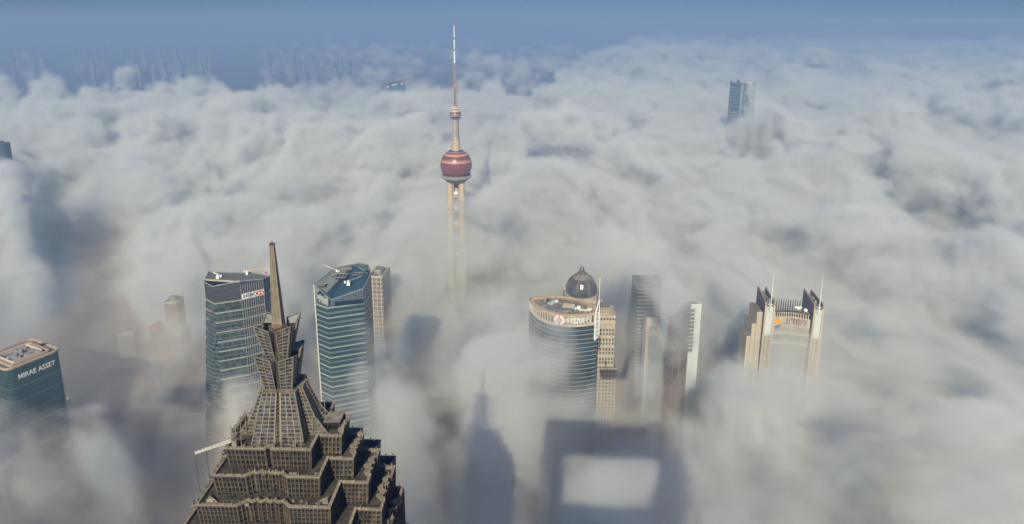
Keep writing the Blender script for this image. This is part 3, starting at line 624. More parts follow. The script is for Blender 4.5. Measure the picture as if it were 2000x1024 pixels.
    # lattice mast on the right-hand tip
    yy = 548.; b0 = (XY(1160.5, 664, yy), ZY(1160.5, 664, yy)); b1 = (XY(1169.5, 655, yy), ZY(1169.5, 655, yy)); tp = (XY(1172, 542, yy), ZY(1172, 542, yy)); m1 = (XY(1163.5, 612, yy), ZY(1163.5, 612, yy)); m2 = (XY(1171, 612, yy), ZY(1171, 612, yy)); m3 = (XY(1170.2, 585, yy), ZY(1170.2, 585, yy))
    k = MB(); W_ = .5; V3 = lambda p, dy=0.: (p[0], yy+dy, p[1])
    for dy in (-1.6, 1.6):
        k.beam(V3(b0, dy), V3(m1, dy), W_); k.beam(V3(b1, dy), V3(m2, dy), W_); k.beam(V3(m1, dy), V3(m3, dy*.3), W_); k.beam(V3(m2, dy), V3(m3, dy*.3), W_); k.beam(V3(b0, dy), V3(b1, dy), W_); k.beam(V3(m1, dy), V3(m2, dy), W_)
        N_ = 6
        for i in range(N_):
            f0, f1 = i/N_, (i+1)/N_; p = [b0[j]+(m1[j]-b0[j])*f0 for j in (0, 1)]; q = [b1[j]+(m2[j]-b1[j])*f1 for j in (0, 1)]; r_ = [b1[j]+(m2[j]-b1[j])*f0 for j in (0, 1)]
            k.beam(V3(p, dy), V3(q, dy), .35); k.beam(V3(p, dy), V3(r_, dy), .35)
    k.beam(V3(m3), V3(tp), .42); k.build('lattice_mast', M['white'], t)
lens()

# ------------------------------------------------------------ domed tower
def domed():
    z0 = 196.; cx, cyy = U(1135.5, 572, z0); t = thing('domed_tower', 'tower with a dark glass dome and ball finial, behind the lens-shaped tower', 'tower', (cx, cyy, 0))
    zt = ZY(1137, 533, cyy); H = zt-z0; r = 16.6
    prof = [(r*k, z0+H*h) for k, h in ((.97, 0), (1, .12), (.985, .28), (.92, .45), (.8, .62), (.62, .78), (.4, .9), (.26, .97))]
    dm = facade('dome_glass', (.1, .075, .06), (.03, .035, .045), 2.1, 1.9, .86, .86, rough=.22, glass2=(.09, .1, .11))
    d = MB().ring(cx, cyy, prof, 32).build('dome', dm, t)
    for q in range(8):
        k = MB(); a = 2*math.pi*(q+.5)/8
        for (r0, a0), (r1, a1) in zip(prof, prof[1:]): k.beam((cx+(r0+.2)*math.cos(a), cyy+(r0+.2)*math.sin(a), a0), (cx+(r1+.2)*math.cos(a), cyy+(r1+.2)*math.sin(a), a1), .7)
        k.build('dome_rib', M['bronze'], d)
    MB().ring(cx, cyy, [(5, zt-2), (4.8, zt+.2), (3, zt+.5), (2.6, zt+2.4)], 20).build('lantern', mat('bronze_lantern', (.13, .09, .07), .6), d); MB().ball(cx, cyy, ZY(1137, 526, cyy), 2.7, 12).build('finial', mat('bronze_ball', (.25, .17, .13), .35, .5), d, True)
    st = facade('stone_grid_wall', (.36, .29, .22), (.06, .055, .05), 3, 3.8, .5, .6, glass2=(.12, .11, .1))
    MB().ring(cx, cyy, [(r*1.06, z0-4), (r*1.06, z0+.4)], 32).build('dome_base', M['concrete'], t)
    MB().prism(rect(cx, cyy, 39, 36, -3), 0, z0-4).build('wall', st, t)
    k = hollow(MB(), rect(cx, cyy, 39, 36, -3), z0-4.5, z0-1.5, .8)
    for q in range(14):
        x = cx-19+q*2.9; k.box(x-.4, x+.4, cyy-18.3, cyy-17.3, z0-1.5, z0+.4)
    k.build('parapet', M['concrete'], t)
domed()

def windows(p, q, z0, rows, dv, cols, w, h, t, m, name='window', inset=.12, sub=None):
    """separate framed windows on the wall p-q"""
    p, q = Vector(p), Vector(q); l = (q-p).length; base = None
    mw0 = wall_frame(p, q, 0)
    for r in range(rows):
        for c in range(cols):
            x = l*(c+.5)/cols; z = z0-r*dv
            if base is None:
                k = MB(); k.box(-w/2, w/2, -h/2, h/2, -.2, .06); base = bpy.data.meshes.new(name); base.from_pydata(k.v, [], k.f); base.materials.append(m)
            o = bpy.data.objects.new(name, base); sc.collection.objects.link(o); o.parent = t; L = Vector(t['_o']); o.matrix_local = Matrix.Translation(-L) @ mw0 @ Matrix.Translation((x, z, .05)); o['_o'] = tuple(L)
# ------------------------------------------------------------ cream stone tower right of the lens
def cream_tower():
    zt = 188.; a = U(1160, 619, zt); b = U(1201.5, 619, zt); c = U(1200, 597, zt); c = (b[0]+1, b[1]+24); d = (a[0]+1, a[1]+24)
    poly = [a, b, c, d]; t = thing('stone_tower', 'cream stone tower with rows of square windows, just right of the lattice mast', 'office tower', centre(poly))
    st = mat('cream_stone_wall', (.5, .41, .3), .75, var=.15, scale=.15, bump=.1); MB().prism(poly, 0, zt).build('wall', st, t)
    wg = mat('brown_window_glass', (.05, .045, .045), .2, var=.5, scale=.4)
    windows(a, b, zt-2.6, 1, 4, 7, 1.7, 2., t, wg); windows(b, c, zt-2.6, 1, 4, 7, 1.7, 2., t, wg)
    windows(a, b, zt-9, 1, 4, 3, .7, 1.6, t, wg)
    for g in range(4): windows(a, b, zt-14.5-g*10.4, 2, 4., 7, 1.5, 2.6, t, wg)
    for z in (0, -6.2, -12, -22, -32.5, -43, -53.5): MB().prism(offset(poly, .7), zt+z-.9, zt+z+.1).build('cornice', st, t)
    p3 = offset(poly, -4); p3 = [(x, y+3) for x, y in p3]; MB().prism(p3, zt, zt+6.5).build('penthouse', facade('penthouse_wall', (.5, .4, .28), (.07, .07, .07), 2.4, 3, .6, .6), t)
    k = hollow(MB(), offset(poly, .2), zt, zt+1.4, .5); 
    for q in range(10): x = b[0]-5.5; y = b[1]+2+q*2.2; k.beam((x, y, zt+1.3), (b[0], y, zt+1.3), .35)
    k.build('parapet', M['concrete'], t)
    low = offset(poly, 3.2); MB().prism(low, 0, zt-54).build('lower_block', facade('lower_stone', (.5, .39, .27), (.07, .065, .06), 3.4, 4, .5, .6), t); MB().prism(offset(low, .6), zt-56, zt-54.6).build('cornice', st, t)
cream_tower()
# ------------------------------------------------------------ striped tower
def striped():
    zt = 196.; a, b = U(1247, 556, zt), U(1294, 556, zt); poly = [a, b, (b[0]+2, b[1]+28), (a[0]-2, a[1]+28)]
    t = thing('striped_tower', 'pale tower of horizontal stripes with rooftop characters, faint in the fog right of the dome', 'office tower', centre(poly))
    MB().prism(poly, 0, zt).build('wall', facade('dark_strip_glass', (.2, .19, .18), (.05, .05, .055), 1.6, 4.3, .9, .95, glass2=(.12, .12, .12)), t)
    wb = mat('pale_spandrel', (.36, .34, .31), .7, var=.1)
    for i in range(28): MB().prism(offset(poly, .3), zt-1.9-4.3*i, zt-4.3*i).build('spandrel', wb, t)
    cx, cyy = (a[0]+b[0])/2, a[1]+10; MB().box(cx-8, cx+6, cyy-4, cyy+7, zt, zt+5).build('penthouse', wb, t)
    k = MB(); k.box(cx-7.5, cx+5.5, cyy-4.3, cyy-4.1, zt+5, zt+5.4); fr = k.build('sign_rail', M['steel'], t)
    for x in (-6, -2.2, 1.6, 4.4): k = MB(); k.beam((cx+x, cyy-4.2, zt+5), (cx+x, cyy-4.2, zt+9.6), .3); k.build('sign_post', M['steel'], t)
    for ch, x in (('上', -5.6), ('海', -1), ('人', 3.6)): lay('rooftop_lettering', text_mesh(ch, 4.6, .15), M['white'], t, wall_frame((cx+x, cyy-4.6), (cx+x+1, cyy-4.6), zt+7.6))
    k = MB()
    for i in range(7): x = a[0]+7+i*2.7; k.box(x-.9, x+.9, a[1]-.75, a[1]-.45, zt-2., zt-.2)
    k.build('red_lettering', M['red'], t)
striped()
# ------------------------------------------------------------ slanting framed tower
def aframe():
    zt = 185.; a, b = U(1263.3, 620.5, zt), U(1282.3, 619, zt); y0 = a[1]; zb = ZY(1305, 697, y0); xb = XY(1305, 697, y0)
    sl = (xb-b[0])/(zt-zb); wdt = lambda z: b[0]+sl*(zt-z)
    t = thing('framed_tower', 'narrow white tiled tower frame with a slanting right leg around a sunken green glass face', 'office tower', ((a[0]+b[0])/2, y0+8, 0))
    tile = facade('white_tile_frame', (.3, .26, .22), (.62, .57, .5), .95, .95, .86, .86, rough=.5, glass2=(.7, .66, .6))
    def slab(x0f, x1f, z0, z1, y0_, y1_, m, name):
        p0 = [(x0f(z0), y0_), (x1f(z0), y0_), (x1f(z0), y1_), (x0f(z0), y1_)]; p1 = [(x0f(z1), y0_), (x1f(z1), y0_), (x1f(z1), y1_), (x0f(z1), y1_)]
        return MB().prism(p0, z0, z1, top=p1).build(name, m, t)
    A = a[0]; slab(lambda z: A, lambda z: A+1.6, 60, zt, y0, y0+15, tile, 'frame_leg'); slab(lambda z: wdt(z)-1.7, wdt, 60, zt, y0, y0+15, tile, 'frame_leg')
    slab(lambda z: A+1.6, lambda z: wdt(z)-1.7, zt-10, zt, y0+.2, y0+15, tile, 'frame_lintel')
    warm = mat('warm_reveal', (.55, .38, .26), .7, var=.1)
    slab(lambda z: A+1.6, lambda z: A+3.2, 60, zt-3.5, y0-.4, y0+3, warm, 'reveal_strip'); slab(lambda z: wdt(z)-3.1, lambda z: wdt(z)-1.7, 60, zt-2, y0-.3, y0+3, warm, 'reveal_strip')
    slab(lambda z: A+3.2, lambda z: wdt(z)-3.1, 60, zt-19, y0+2, y0+13, facade('green_glass_face', (.3, .28, .22), (.12, .2, .19), 1.1, 1.6, .84, .84, rough=.2, glass2=(.2, .28, .26)), 'glass_block')
    slab(lambda z: A+3.2, lambda z: wdt(z)-3.1, zt-19, zt-17.8, y0+1.6, y0+13, M['concrete'], 'glass_block_roof')
    slab(lambda z: A+1.6, lambda z: wdt(z)-1.7, zt-18, zt-10, y0+13, y0+14.5, M['dark'], 'back_panel')
    slab(lambda z: A, wdt, 0, 60, y0, y0+15, tile, 'base')
    MB().ball(A+2.6, y0+1, zt+.5-9, .8, 8).build('roof_lamp', M['red'], t)
aframe()
# ------------------------------------------------------------ wedge tower
def wedge():
    zt = 200.; a, b, c = U(1306.5, 622, zt), U(1349.6, 595.3, zt), U(1370.7, 594, zt)
    d = (a[0]+16, a[1]+14); d = (c[0]-10, c[1]+8); poly = [a, b, c, d]
    t = thing('wedge_tower', 'wedge-shaped tower with a long dark side and narrow white end panel', 'office tower', centre(poly))
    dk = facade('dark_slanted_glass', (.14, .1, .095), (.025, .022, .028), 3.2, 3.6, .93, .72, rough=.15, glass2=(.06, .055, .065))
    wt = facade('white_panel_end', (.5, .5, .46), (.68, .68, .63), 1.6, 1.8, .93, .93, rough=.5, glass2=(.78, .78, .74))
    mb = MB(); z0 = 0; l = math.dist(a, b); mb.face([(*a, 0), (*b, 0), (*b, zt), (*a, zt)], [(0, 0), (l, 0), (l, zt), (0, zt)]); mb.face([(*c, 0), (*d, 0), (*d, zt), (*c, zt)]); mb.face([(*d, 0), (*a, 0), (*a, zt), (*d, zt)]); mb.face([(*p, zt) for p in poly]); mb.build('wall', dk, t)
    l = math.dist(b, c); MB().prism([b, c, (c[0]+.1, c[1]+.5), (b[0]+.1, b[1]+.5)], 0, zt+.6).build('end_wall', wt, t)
    # stack of glazed balconies with thin cream slabs at the left of the white end
    for i in range(12):
        z = zt-4.3-4.3*i; p, q = Vector(b), Vector(c); e = (q-p).normalized(); n = Vector((e.y, -e.x)); MB().prism([tuple(p+n*1.), tuple(p+e*5.6+n*1.), tuple(p+e*5.6), tuple(p)], z-.3, z+.25).build('balcony_slab', M['off'], t)
        if i < 11: MB().prism([tuple(p+n*.15), tuple(p+e*4.6+n*.15), tuple(p+e*4.6), tuple(p)], z-3.7, z-.6).build('window', mat('grey_glass', (.1, .14, .15), .15) if i == 0 else bpy.data.materials['grey_glass'], t)
    for f in (.28, .55, .6): 
        p = Vector(a).lerp(Vector(b), f); n = Vector(((b[1]-a[1]), -(b[0]-a[0]))).normalized(); q = p+n*.5; MB().beam((*q, 0), (*q, zt+.3), .7, .7).build('rib', mat('purple_rib', (.16, .12, .12), .6) if f == .28 else bpy.data.materials['purple_rib'], t)
    e = (Vector(b)-Vector(a)).normalized(); n = Vector((e.y, -e.x)); k = MB(); l = math.dist(a, b)
    for i in range(26):
        z1 = zt-3-4.6*i
        k.beam((*(Vector(a)+n*.2), z1), (*(Vector(b)+n*.2), z1), .3, .55)
    k.build('sill_bands', mat('mauve_band', (.24, .18, .165), .7), t)
    k = MB(); 
    for f in (.02, .3, .5, .8): p = Vector(a).lerp(Vector(b), f); k.beam((*p, zt), (*p, zt+1.2), .4)
    k.beam((*a, zt), (*b, zt), .8, .8); k.build('parapet', M['dark'], t)
wedge()
# ------------------------------------------------------------ twin pylon bank
def twin():
    zt = 226.
    fl = [U(*p, zt) for p in ((1494, 595.5), (1514, 596))]; bl = [U(*p, zt) for p in ((1479, 565), (1496.6, 566.5))]
    fr = [U(*p, zt) for p in ((1589.4, 601.5), (1609.5, 602))]; br = [U(*p, zt) for p in ((1569, 570), (1585.5, 571.5))]
    t = thing('twin_pylon_tower', 'bank tower of twin stone pylons with white masts and a curved face between them', 'office tower', centre([fl[0], fr[1], br[1], bl[0]]))
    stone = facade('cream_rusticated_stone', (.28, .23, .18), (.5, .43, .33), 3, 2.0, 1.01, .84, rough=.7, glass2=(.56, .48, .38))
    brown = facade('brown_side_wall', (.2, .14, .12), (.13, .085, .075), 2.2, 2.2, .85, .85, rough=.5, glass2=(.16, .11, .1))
    blu = facade('pale_blue_panels', (.42, .46, .46), (.58, .6, .57), 1.5, 1.8, .92, .92, rough=.35, glass2=(.66, .67, .62))
    for f, b in ((fl, bl), (fr, br)):
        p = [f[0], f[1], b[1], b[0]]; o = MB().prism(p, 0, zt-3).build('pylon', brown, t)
        k = MB(); n = [Vector(q) for q in p]
        for i, j in ((1, 2), (3, 0)):   # the long sides stand up as walls above the pylon's own roof
            e = (n[j]-n[i]).normalized(); q = Vector((-e.y, e.x))*1.3; k.prism([tuple(n[i]), tuple(n[j]), tuple(n[j]+q), tuple(n[i]+q)], zt-3, zt+3)
        k.build('pylon_parapet', mat('tan_coping', (.36, .25, .18), .7, var=.15), o)
        e = (n[1]-n[0]); w_ = e.length; e = e/w_; q = Vector((e.y, -e.x))
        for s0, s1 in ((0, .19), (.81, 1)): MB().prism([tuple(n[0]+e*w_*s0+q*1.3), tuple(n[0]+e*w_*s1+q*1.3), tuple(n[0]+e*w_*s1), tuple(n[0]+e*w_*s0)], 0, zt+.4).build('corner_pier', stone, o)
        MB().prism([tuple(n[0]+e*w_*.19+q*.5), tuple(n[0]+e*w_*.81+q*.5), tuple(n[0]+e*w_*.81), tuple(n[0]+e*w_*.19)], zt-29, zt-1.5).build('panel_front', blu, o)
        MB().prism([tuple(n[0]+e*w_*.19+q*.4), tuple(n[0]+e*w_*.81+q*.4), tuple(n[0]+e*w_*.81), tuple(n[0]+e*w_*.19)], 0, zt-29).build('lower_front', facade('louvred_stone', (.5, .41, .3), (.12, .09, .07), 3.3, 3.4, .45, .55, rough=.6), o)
        k = MB()
        for i in range(6): z = n[0]+(n[3]-n[0])*(.15+.13*i)+e*w_*random.uniform(.35, .65); k.box(z.x-1.3, z.x+1.3, z.y-1.6, z.y+1.6, zt-3, zt-1+random.random()*3)
        k.build_each('roof_plant', M['steel'], o)
    # masts
    for (bx, by, tx, ty_) in ((1504.5, 607, 1510.3, 532), (1599, 613, 1606, 537)):
        Y = fl[0][1]-2.2 if bx < 1550 else fr[0][1]-2.2; b = (XY(bx, by, Y), Y, ZY(bx, by, Y)); e = (XY(tx, ty_, Y), Y, ZY(tx, ty_, Y)); x0 = b[0]
        m = MB().ring(x0, Y, [(.55, b[2]), (.42, b[2]+10), (.12, e[2])], 10).build('mast', M['white'], t)
        k = MB()
        for z in (2, 5.5): k.box(x0-2, x0+2, Y, Y+2, b[2]+z-.3, b[2]+z+.3); k.beam((x0-1.8, Y, b[2]+z-1), (x0+1.8, Y, b[2]+z+.8), .3)
        k.build('mast_bracket', M['off'], m)
    # curved face between
    p, q = Vector(fl[1]), Vector(fr[0]); e = (q-p).normalized(); n = Vector((e.y, -e.x)); l = (q-p).length; NN = 24
    arc = [p+e*l*i/NN-n*(6+3.5*math.sin(math.pi*i/NN)) for i in range(NN+1)]
    back = [p+e*l*i/NN-n*(24) for i in range(NN, -1, -1)]
    MB().prism([tuple(v) for v in arc+back], 0, zt-15).build('curved_wall', facade('pale_curtain_wall', (.42, .4, .33), (.3, .31, .28), 2.4, 2.3, .9, .9, rough=.3, glass2=(.42, .42, .37)), t)
    def arcband(z0, z1, o, m, name):
        A_ = [tuple(v+n*o) for v in arc]; B_ = [tuple(v) for v in arc[::-1]]; MB().prism(A_+B_, z0, z1).build(name, m, t)
    sl = mat('slate_band', (.22, .23, .22), .5, var=.1); cb = mat('cream_band', (.6, .54, .38), .7, var=.1)
    arcband(zt-28, zt-24.5, .3, sl, 'slate_band'); arcband(zt-31, zt-28.9, .35, cb, 'cream_band'); arcband(zt-37, zt-32, .3, sl, 'slate_band'); arcband(zt-41, zt-38.8, .35, cb, 'cream_band')
    arcband(zt-23.5, zt-14, .35, mat('pale_sign_wall', (.5, .49, .44), .6, var=.1), 'sign_wall')
    dkf = mat('dark_blade', (.09, .07, .065), .6)
    for i in range(1, 16):
        v = p+e*l*i/16; f = i/16; v2 = v-n*(6+3.5*math.sin(math.pi*f)-.8); k = MB()
        k.beam((*v2, zt-30), (*v2, zt-9.5), .5, .9); k.build('blade', cb if i % 1 else M['concrete'], t)
        v3 = v-n*23; k = MB(); k.prism(rect(v3.x, v3.y, .9, 1.6), zt-16, zt-3, top=rect(v3.x, v3.y, .3, .6)); k.build('rear_blade', dkf, t)
        v4 = v2-n*1.6; k = MB(); k.prism(rect(v4.x, v4.y, 1.3, .8), zt-15, zt-8.5); k.build('louvre', dkf, t)
    k = MB(); 
    for f in (8.5, 12, 16): k.beam((*(p-n*f), zt-10), (*(q-n*f), zt-10), .45)
    k.beam((*(p-n*8), zt-10), (*(p+e*8-n*17), zt-10), .4); k.build('roof_frame', M['steel'], t)
    for px, py, r in ((1554.5, 601, 1.5), (1559, 602, 1.9), (1563.5, 601, 1.5), (1573.5, 606.5, 1.9)): x, y = U(px, py, zt-9); MB().ball(x, y, zt-9, r, 14).build('radome', M['white'], t, True)
    mw = wall_frame(arc[2], arc[6], zt-17.6, .9, 2.5)
    k = MB(); k.prism([(-4.6, -3), (4.6, -3), (0, 3.4)], 0, .3); flat('emblem', k, M['orange'], t, mw)
    k = MB(); k.prism([(-3.4, -5.3), (4.2, -3.8), (1.2, -6.2), (-2.4, -9)][::-1], 0, .3); flat('emblem_tail', k, M['blue'], t, mw)
    for i, ch in enumerate('上海银行'):
        i0 = 10+int(i*3.4); lay('lettering', text_mesh(ch, 6.6, .15), mat('brown_sign_paint', (.2, .1, .08), .6) if i == 0 else bpy.data.materials['brown_sign_paint'], t, wall_frame(arc[i0], arc[i0+2], zt-18.6, .95))
    # stepped shoulder on the outer left
    v = Vector(bl[0]).lerp(Vector(fl[0]), .45)
    for i, (w_, zz) in enumerate(((5, 8), (8, 20), (11, 33))): x = fl[0][0]-w_/2+1-i*.5; MB().box(x-w_/2-1, x+w_/2-1, fl[0][1]+3+i, fl[0][1]+24, 0, zt-zz).build('shoulder', stone, t)
twin()
# ------------------------------------------------------------ rounded green glass tower with lettering, left edge
def rounded():
    zt = 178.; A, B, Cc, D = [Vector(U(*p, zt)) for p in ((16, 722), (117, 682), (76, 663), (-52, 678))]
    ax = (B-A).normalized(); D = A+(D-A); w_ = (B-A).length; pr = Vector((-ax.y, ax.x)); dp = 46
    pts = [(0, 0), (w_, 0), (w_, dp*.62), (0, dp)]
    def rp(ins=0., r=6.):
        q = []; c = [(ins, ins), (w_+2-ins, ins), (w_+2-ins, dp-ins), (ins, dp-ins)]
        for i, (x, y) in enumerate(c):
            cx = x+(r if i in (0, 3) else -r); cyy = y+(r if i < 2 else -r); a0 = (180, 270, 0, 90)[i]
            for s_ in range(7): a = R(a0+90*s_/6); v = A+ax*(cx+r*math.cos(a)-2)+pr*(cyy+r*math.sin(a)-1); q.append((v.x, v.y))
        return q
    P = rp(); t = thing('rounded_tower', 'dark green round-cornered glass tower with white lettering at the left edge', 'office tower', centre(P))
    gl = facade('green_curtain_wall', (.05, .1, .08), (.012, .035, .028), 1.4, 4.2, .9, .93, rough=.12, glass2=(.03, .06, .05))
    MB().prism(P, 0, zt, cap=False).build('wall', gl, t)
    cop = mat('warm_coping', (.5, .36, .25), .7, var=.12); hollow(MB(), offset(P, .4), zt-.8, zt+.8, 1.6).build('coping', cop, t)
    rf = mat('brown_roof', (.2, .14, .12), .9, var=.4, scale=.2); MB().prism(rp(1.2, 5), zt-4, zt-1).build('roof_deck', rf, t)
    hollow(MB(), rp(5.5, 3), zt-1, zt+.8, 1.8).build('inner_parapet', cop, t); hollow(MB(), rp(9.5, 2), zt-1, zt+1.8, .8).build('plant_screen', mat('pale_screen', (.6, .5, .42), .7), t)
    k = MB(); cc = centre(P); random.seed(9)
    for i in range(16): v = A+ax*random.uniform(12, w_-12)+pr*random.uniform(13, dp-13); k.prism(rect(v.x, v.y, random.uniform(2, 5), random.uniform(2, 4), 30), zt-1, zt+random.uniform(.4, 2.4))
    k.build_each('roof_plant', M['steel'], t)
    k = MB(); v = A+ax*9+pr*20; k.ring(v.x, v.y, [(1.3, zt-1), (1.3, zt+1.5)], 12); k.build('cooling_drum', M['white'], t)
    for i in range(12): MB().prism(offset(P, .15), zt-20-i*12.6, zt-19.5-i*12.6).build('floor_line', mat('green_band', (.12, .2, .16), .5) if i == 0 else bpy.data.materials['green_band'], t)
    p, q = P[6+1], P[7]; # front side from the end of corner 0 to the start of corner 1
    mw = wall_frame(P[6], P[7], 0, .35); l = math.dist(P[6], P[7]); z = ZY(76, 723, (P[6][1]+P[7][1])/2)
    me = text_mesh('MIRAE ASSET', 6.4, .15); xs = [v.co.x for v in me.vertices]; sc_ = l*.93/(max(xs)-min(xs))
    for v in me.vertices: v.co.x *= sc_; 
    lay('lettering', me, M['white'], t, mw @ Matrix.Translation((l*.52, z, .1)))
    k = MB()
    for i in range(6): a = R(60*i); k.prism([(.5*math.cos(a+.5), .5*math.sin(a+.5)), (3.2*math.cos(a+.22), 3.2*math.sin(a+.22)), (3.2*math.cos(a-.22), 3.2*math.sin(a-.22)), (.5*math.cos(a-.5), .5*math.sin(a-.5))][::-1], 0, .3)
    flat('emblem', k, M['off'], t, wall_frame(P[-1], P[0], z-1, .5, 4.5))
rounded()
# ------------------------------------------------------------ far towers standing out of the fog
def far_right():
    zt = 320.; a, b, c = U(1426.5, 158.5, zt-1), U(1450, 166, zt-4), U(1477.5, 158.5, zt-1)
    ym = (a[1]+c[1])/2; a = (XY(1426.5, 158.5, ym), ym); c = (XY(1477.5, 158.5, ym+3), ym+3); b = (XY(1450, 164, ym-35), ym-35); d = ((a[0]+c[0])/2+2, ym+36); poly = [a, b, c, d]
    t = thing('lone_far_tower', 'lone blue glass tower with a scooped top, far off at right above the clouds', 'skyscraper', centre(poly))
    gl = facade('banded_blue_glass', (.16, .21, .24), (.03, .06, .09), 5.4, 5.6, .9, .72, rough=.1, glass2=(.08, .13, .18))
    q = []; zs = []
    for i in range(4):
        p0, p1 = Vector(poly[i]), Vector(poly[(i+1) % 4])
        for s_ in range(8): f = s_/8; q.append(tuple(p0.lerp(p1, f))); zs.append(zt-7*math.sin(math.pi*f)-(2.5 if i in (0, 1) and abs((f if i else 1-f)) < .1 else 0)-(4 if (i == 0 and f > .9) or (i == 1 and f < .1) else 0))
    MB().prism(q, 0, zs, cap=True).build('wall', gl, t)
    for i in range(16): MB().prism(offset(poly, .5), zt-18-i*8.2, zt-16-i*8.2).build('floor_band', mat('pale_blue_band', (.2, .26, .28), .5) if i == 0 else bpy.data.materials['pale_blue_band'], t)
    MB().prism([tuple(Vector(b)+Vector(o)) for o in ((-3.5, -1), (3.5, -1), (3.5, 1.6), (-3.5, 1.6))], 0, zt-8).build('corner_strip', mat('silver_corner', (.35, .4, .42), .3, .5), t)
    cc = centre(poly); k = MB(); k.prism(rect(cc[0]+3, cc[1]-6, 30, 22), zt-10, zt+1.5); k.build('plant_crown', facade('crown_lattice', (.5, .55, .58), (.1, .14, .2), 3, 3, .6, .7), t)
    hollow(MB(), rect(cc[0]+3, cc[1]-6, 33, 25), zt+1.5, zt+3.4, 1.2).build('crown_ring', M['steel'], t)
    wm_ = M['white']
    for f, z in ((.8, zt-22), (.55, zt-36), (.3, zt-31), (.22, zt-46)): p = Vector(b).lerp(Vector(c), f); MB().box(p.x-.9, p.x+.9, p.y-1.4, p.y+.4, z-2, z+2.5).build('lit_window', wm_, t)
far_right()
def far_mid():
    Y = 2440; x0, x1 = XY(755, 170, Y), XY(787.5, 170, Y); zl, zr = ZY(755, 164.5, Y), ZY(787.5, 157.5, Y); poly = [(x0, Y), (x1, Y+10), (x1, Y+50), (x0, Y+50)]
    t = thing('slant_topped_far_tower', 'small blue slant-topped tower with two pale discs, far off left of the television tower', 'skyscraper', centre(poly))
    MB().prism(poly, 0, [zl, zr, zr, zl]).build('wall', facade('hazy_blue_wall', (.1, .16, .2), (.05, .1, .15), 5, 5, .85, .85), t)
    k = MB(); k.prism([(x0, Y-1.2), (x1, Y+8.8), (x1, Y+9.6), (x0, Y-.4)], zl-10, [zl, zr, zr, zl]); 
    MB().prism([(x0, Y-1.4), (x1, Y+8.6), (x1, Y+10), (x0, Y-.2)], zl-7, [zl+.8, zr+.8, zr+.8, zl+.8]).build('dark_top_band', mat('navy_band', (.03, .07, .12), .4), t)
    LM = mat('pale_lamp_disc', (.8, .55, .5), .6)
    for px, py in ((757.8, 169.5), (784.3, 164.8)):
        x, z = XY(px, py, Y), ZY(px, py, Y); k = MB(); k.ring(0, 0, [(3.6, 0), (3.6, .8)], 14); flat('lamp_disc', k, LM, t, wall_frame((x, Y+(x-x0)/(x1-x0)*10-2.2), (x+1, Y+(x-x0)/(x1-x0)*10-2.2+.16), z))
    for i in range(4): x = XY(766+i*3, 167, Y); z = ZY(766+i*3, 166.6-i*.5, Y); MB().box(x-2.2, x+2.2, Y+(x-x0)/(x1-x0)*10-2.6, Y+(x-x0)/(x1-x0)*10-1.6, z-1.8, z+1.8).build('sign_letter', M['white'], t)
far_mid()
def plain_tower(name, label, cat, px0, px1, py, z, depth, m, cap, group=None, rot=0, n_band=0, extra=None):
    a, b = U(px0, py, z), U(px1, py, z); w_ = abs(b[0]-a[0]); poly = rect((a[0]+b[0])/2, a[1]+depth/2, w_, depth, rot)
    t = thing(name, label, cat, centre(poly), group); MB().prism(poly, 0, z).build('wall', m, t)
    hollow(MB(), offset(poly, .2), z-.5, z+1.3, 1.).build('parapet', cap, t)
    c = centre(poly); MB().prism(rect(c[0], c[1], w_*.5, depth*.4, rot), z, z+5).build('penthouse', m, t)
    for i in range(n_band): MB().prism(offset(poly, .35), z-8-i*9, z-6.8-i*9).build('floor_band', cap, t)
    k = MB(); random.seed(int(px0))
    for i in range(7): x, y = c[0]+random.uniform(-.4, .4)*w_, c[1]+random.uniform(-.4, .4)*depth; k.box(x-1.2, x+1.2, y-1, y+1, z, z+random.uniform(1, 2.6))
    k.build_each('roof_plant', M['steel'], t); return t
G1 = facade('beige_grid_wall', (.5, .42, .34), (.18, .15, .13), 5.2, 5.4, .8, .8, glass2=(.28, .24, .2)); G2 = facade('brown_office_wall', (.34, .27, .22), (.06, .055, .055), 2.4, 3.6, .6, .6)
G3 = facade('grey_office_wall', (.3, .3, .3), (.06, .07, .08), 2.2, 3.6, .7, .6); G4 = facade('navy_office_wall', (.06, .08, .11), (.02, .035, .05), 2.2, 3.8, .85, .8)
G5 = facade('pale_office_wall', (.55, .5, .44), (.12, .11, .1), 3, 3.6, .55, .55)
plain_tower('hotel_tower', 'beige block with a square grid facade directly behind the faceted blue roof', 'office block', 722, 750, 541, 168, 34, G1, M['concrete'], rot=-6)
plain_tower('office_block', 'dark blue tower top cut by the left edge, above the cloud', 'skyscraper', -22, 7, 282, 238, 18, G4, M['dark'], rot=0)
plain_tower('office_block', 'pale ghostly tower veiled by cloud just right of the large crimson sphere', 'skyscraper', 940, 953, 322, 214, 20, G3, M['concrete'])
plain_tower('office_block', 'pale twin-slab building with a split front, dim in the fog left of the name-board tower', 'office block', 320, 344, 592, 128, 20, G2, M['concrete'], rot=3)
plain_tower('office_block', 'low beige office block in the fog below the split slab on the left', 'office block', 327, 354, 652, 92, 24, G2, M['concrete'])
plain_tower('office_block', 'low pale-roofed block in murky fog right of the beige grid block', 'office block', 738, 762, 592, 75, 30, G2, M['concrete'], rot=12)
plain_tower('office_block', 'dark low block under thin fog between the dome and the striped tower', 'office block', 1212, 1238, 560, 70, 34, G3, M['concrete'], rot=-8)
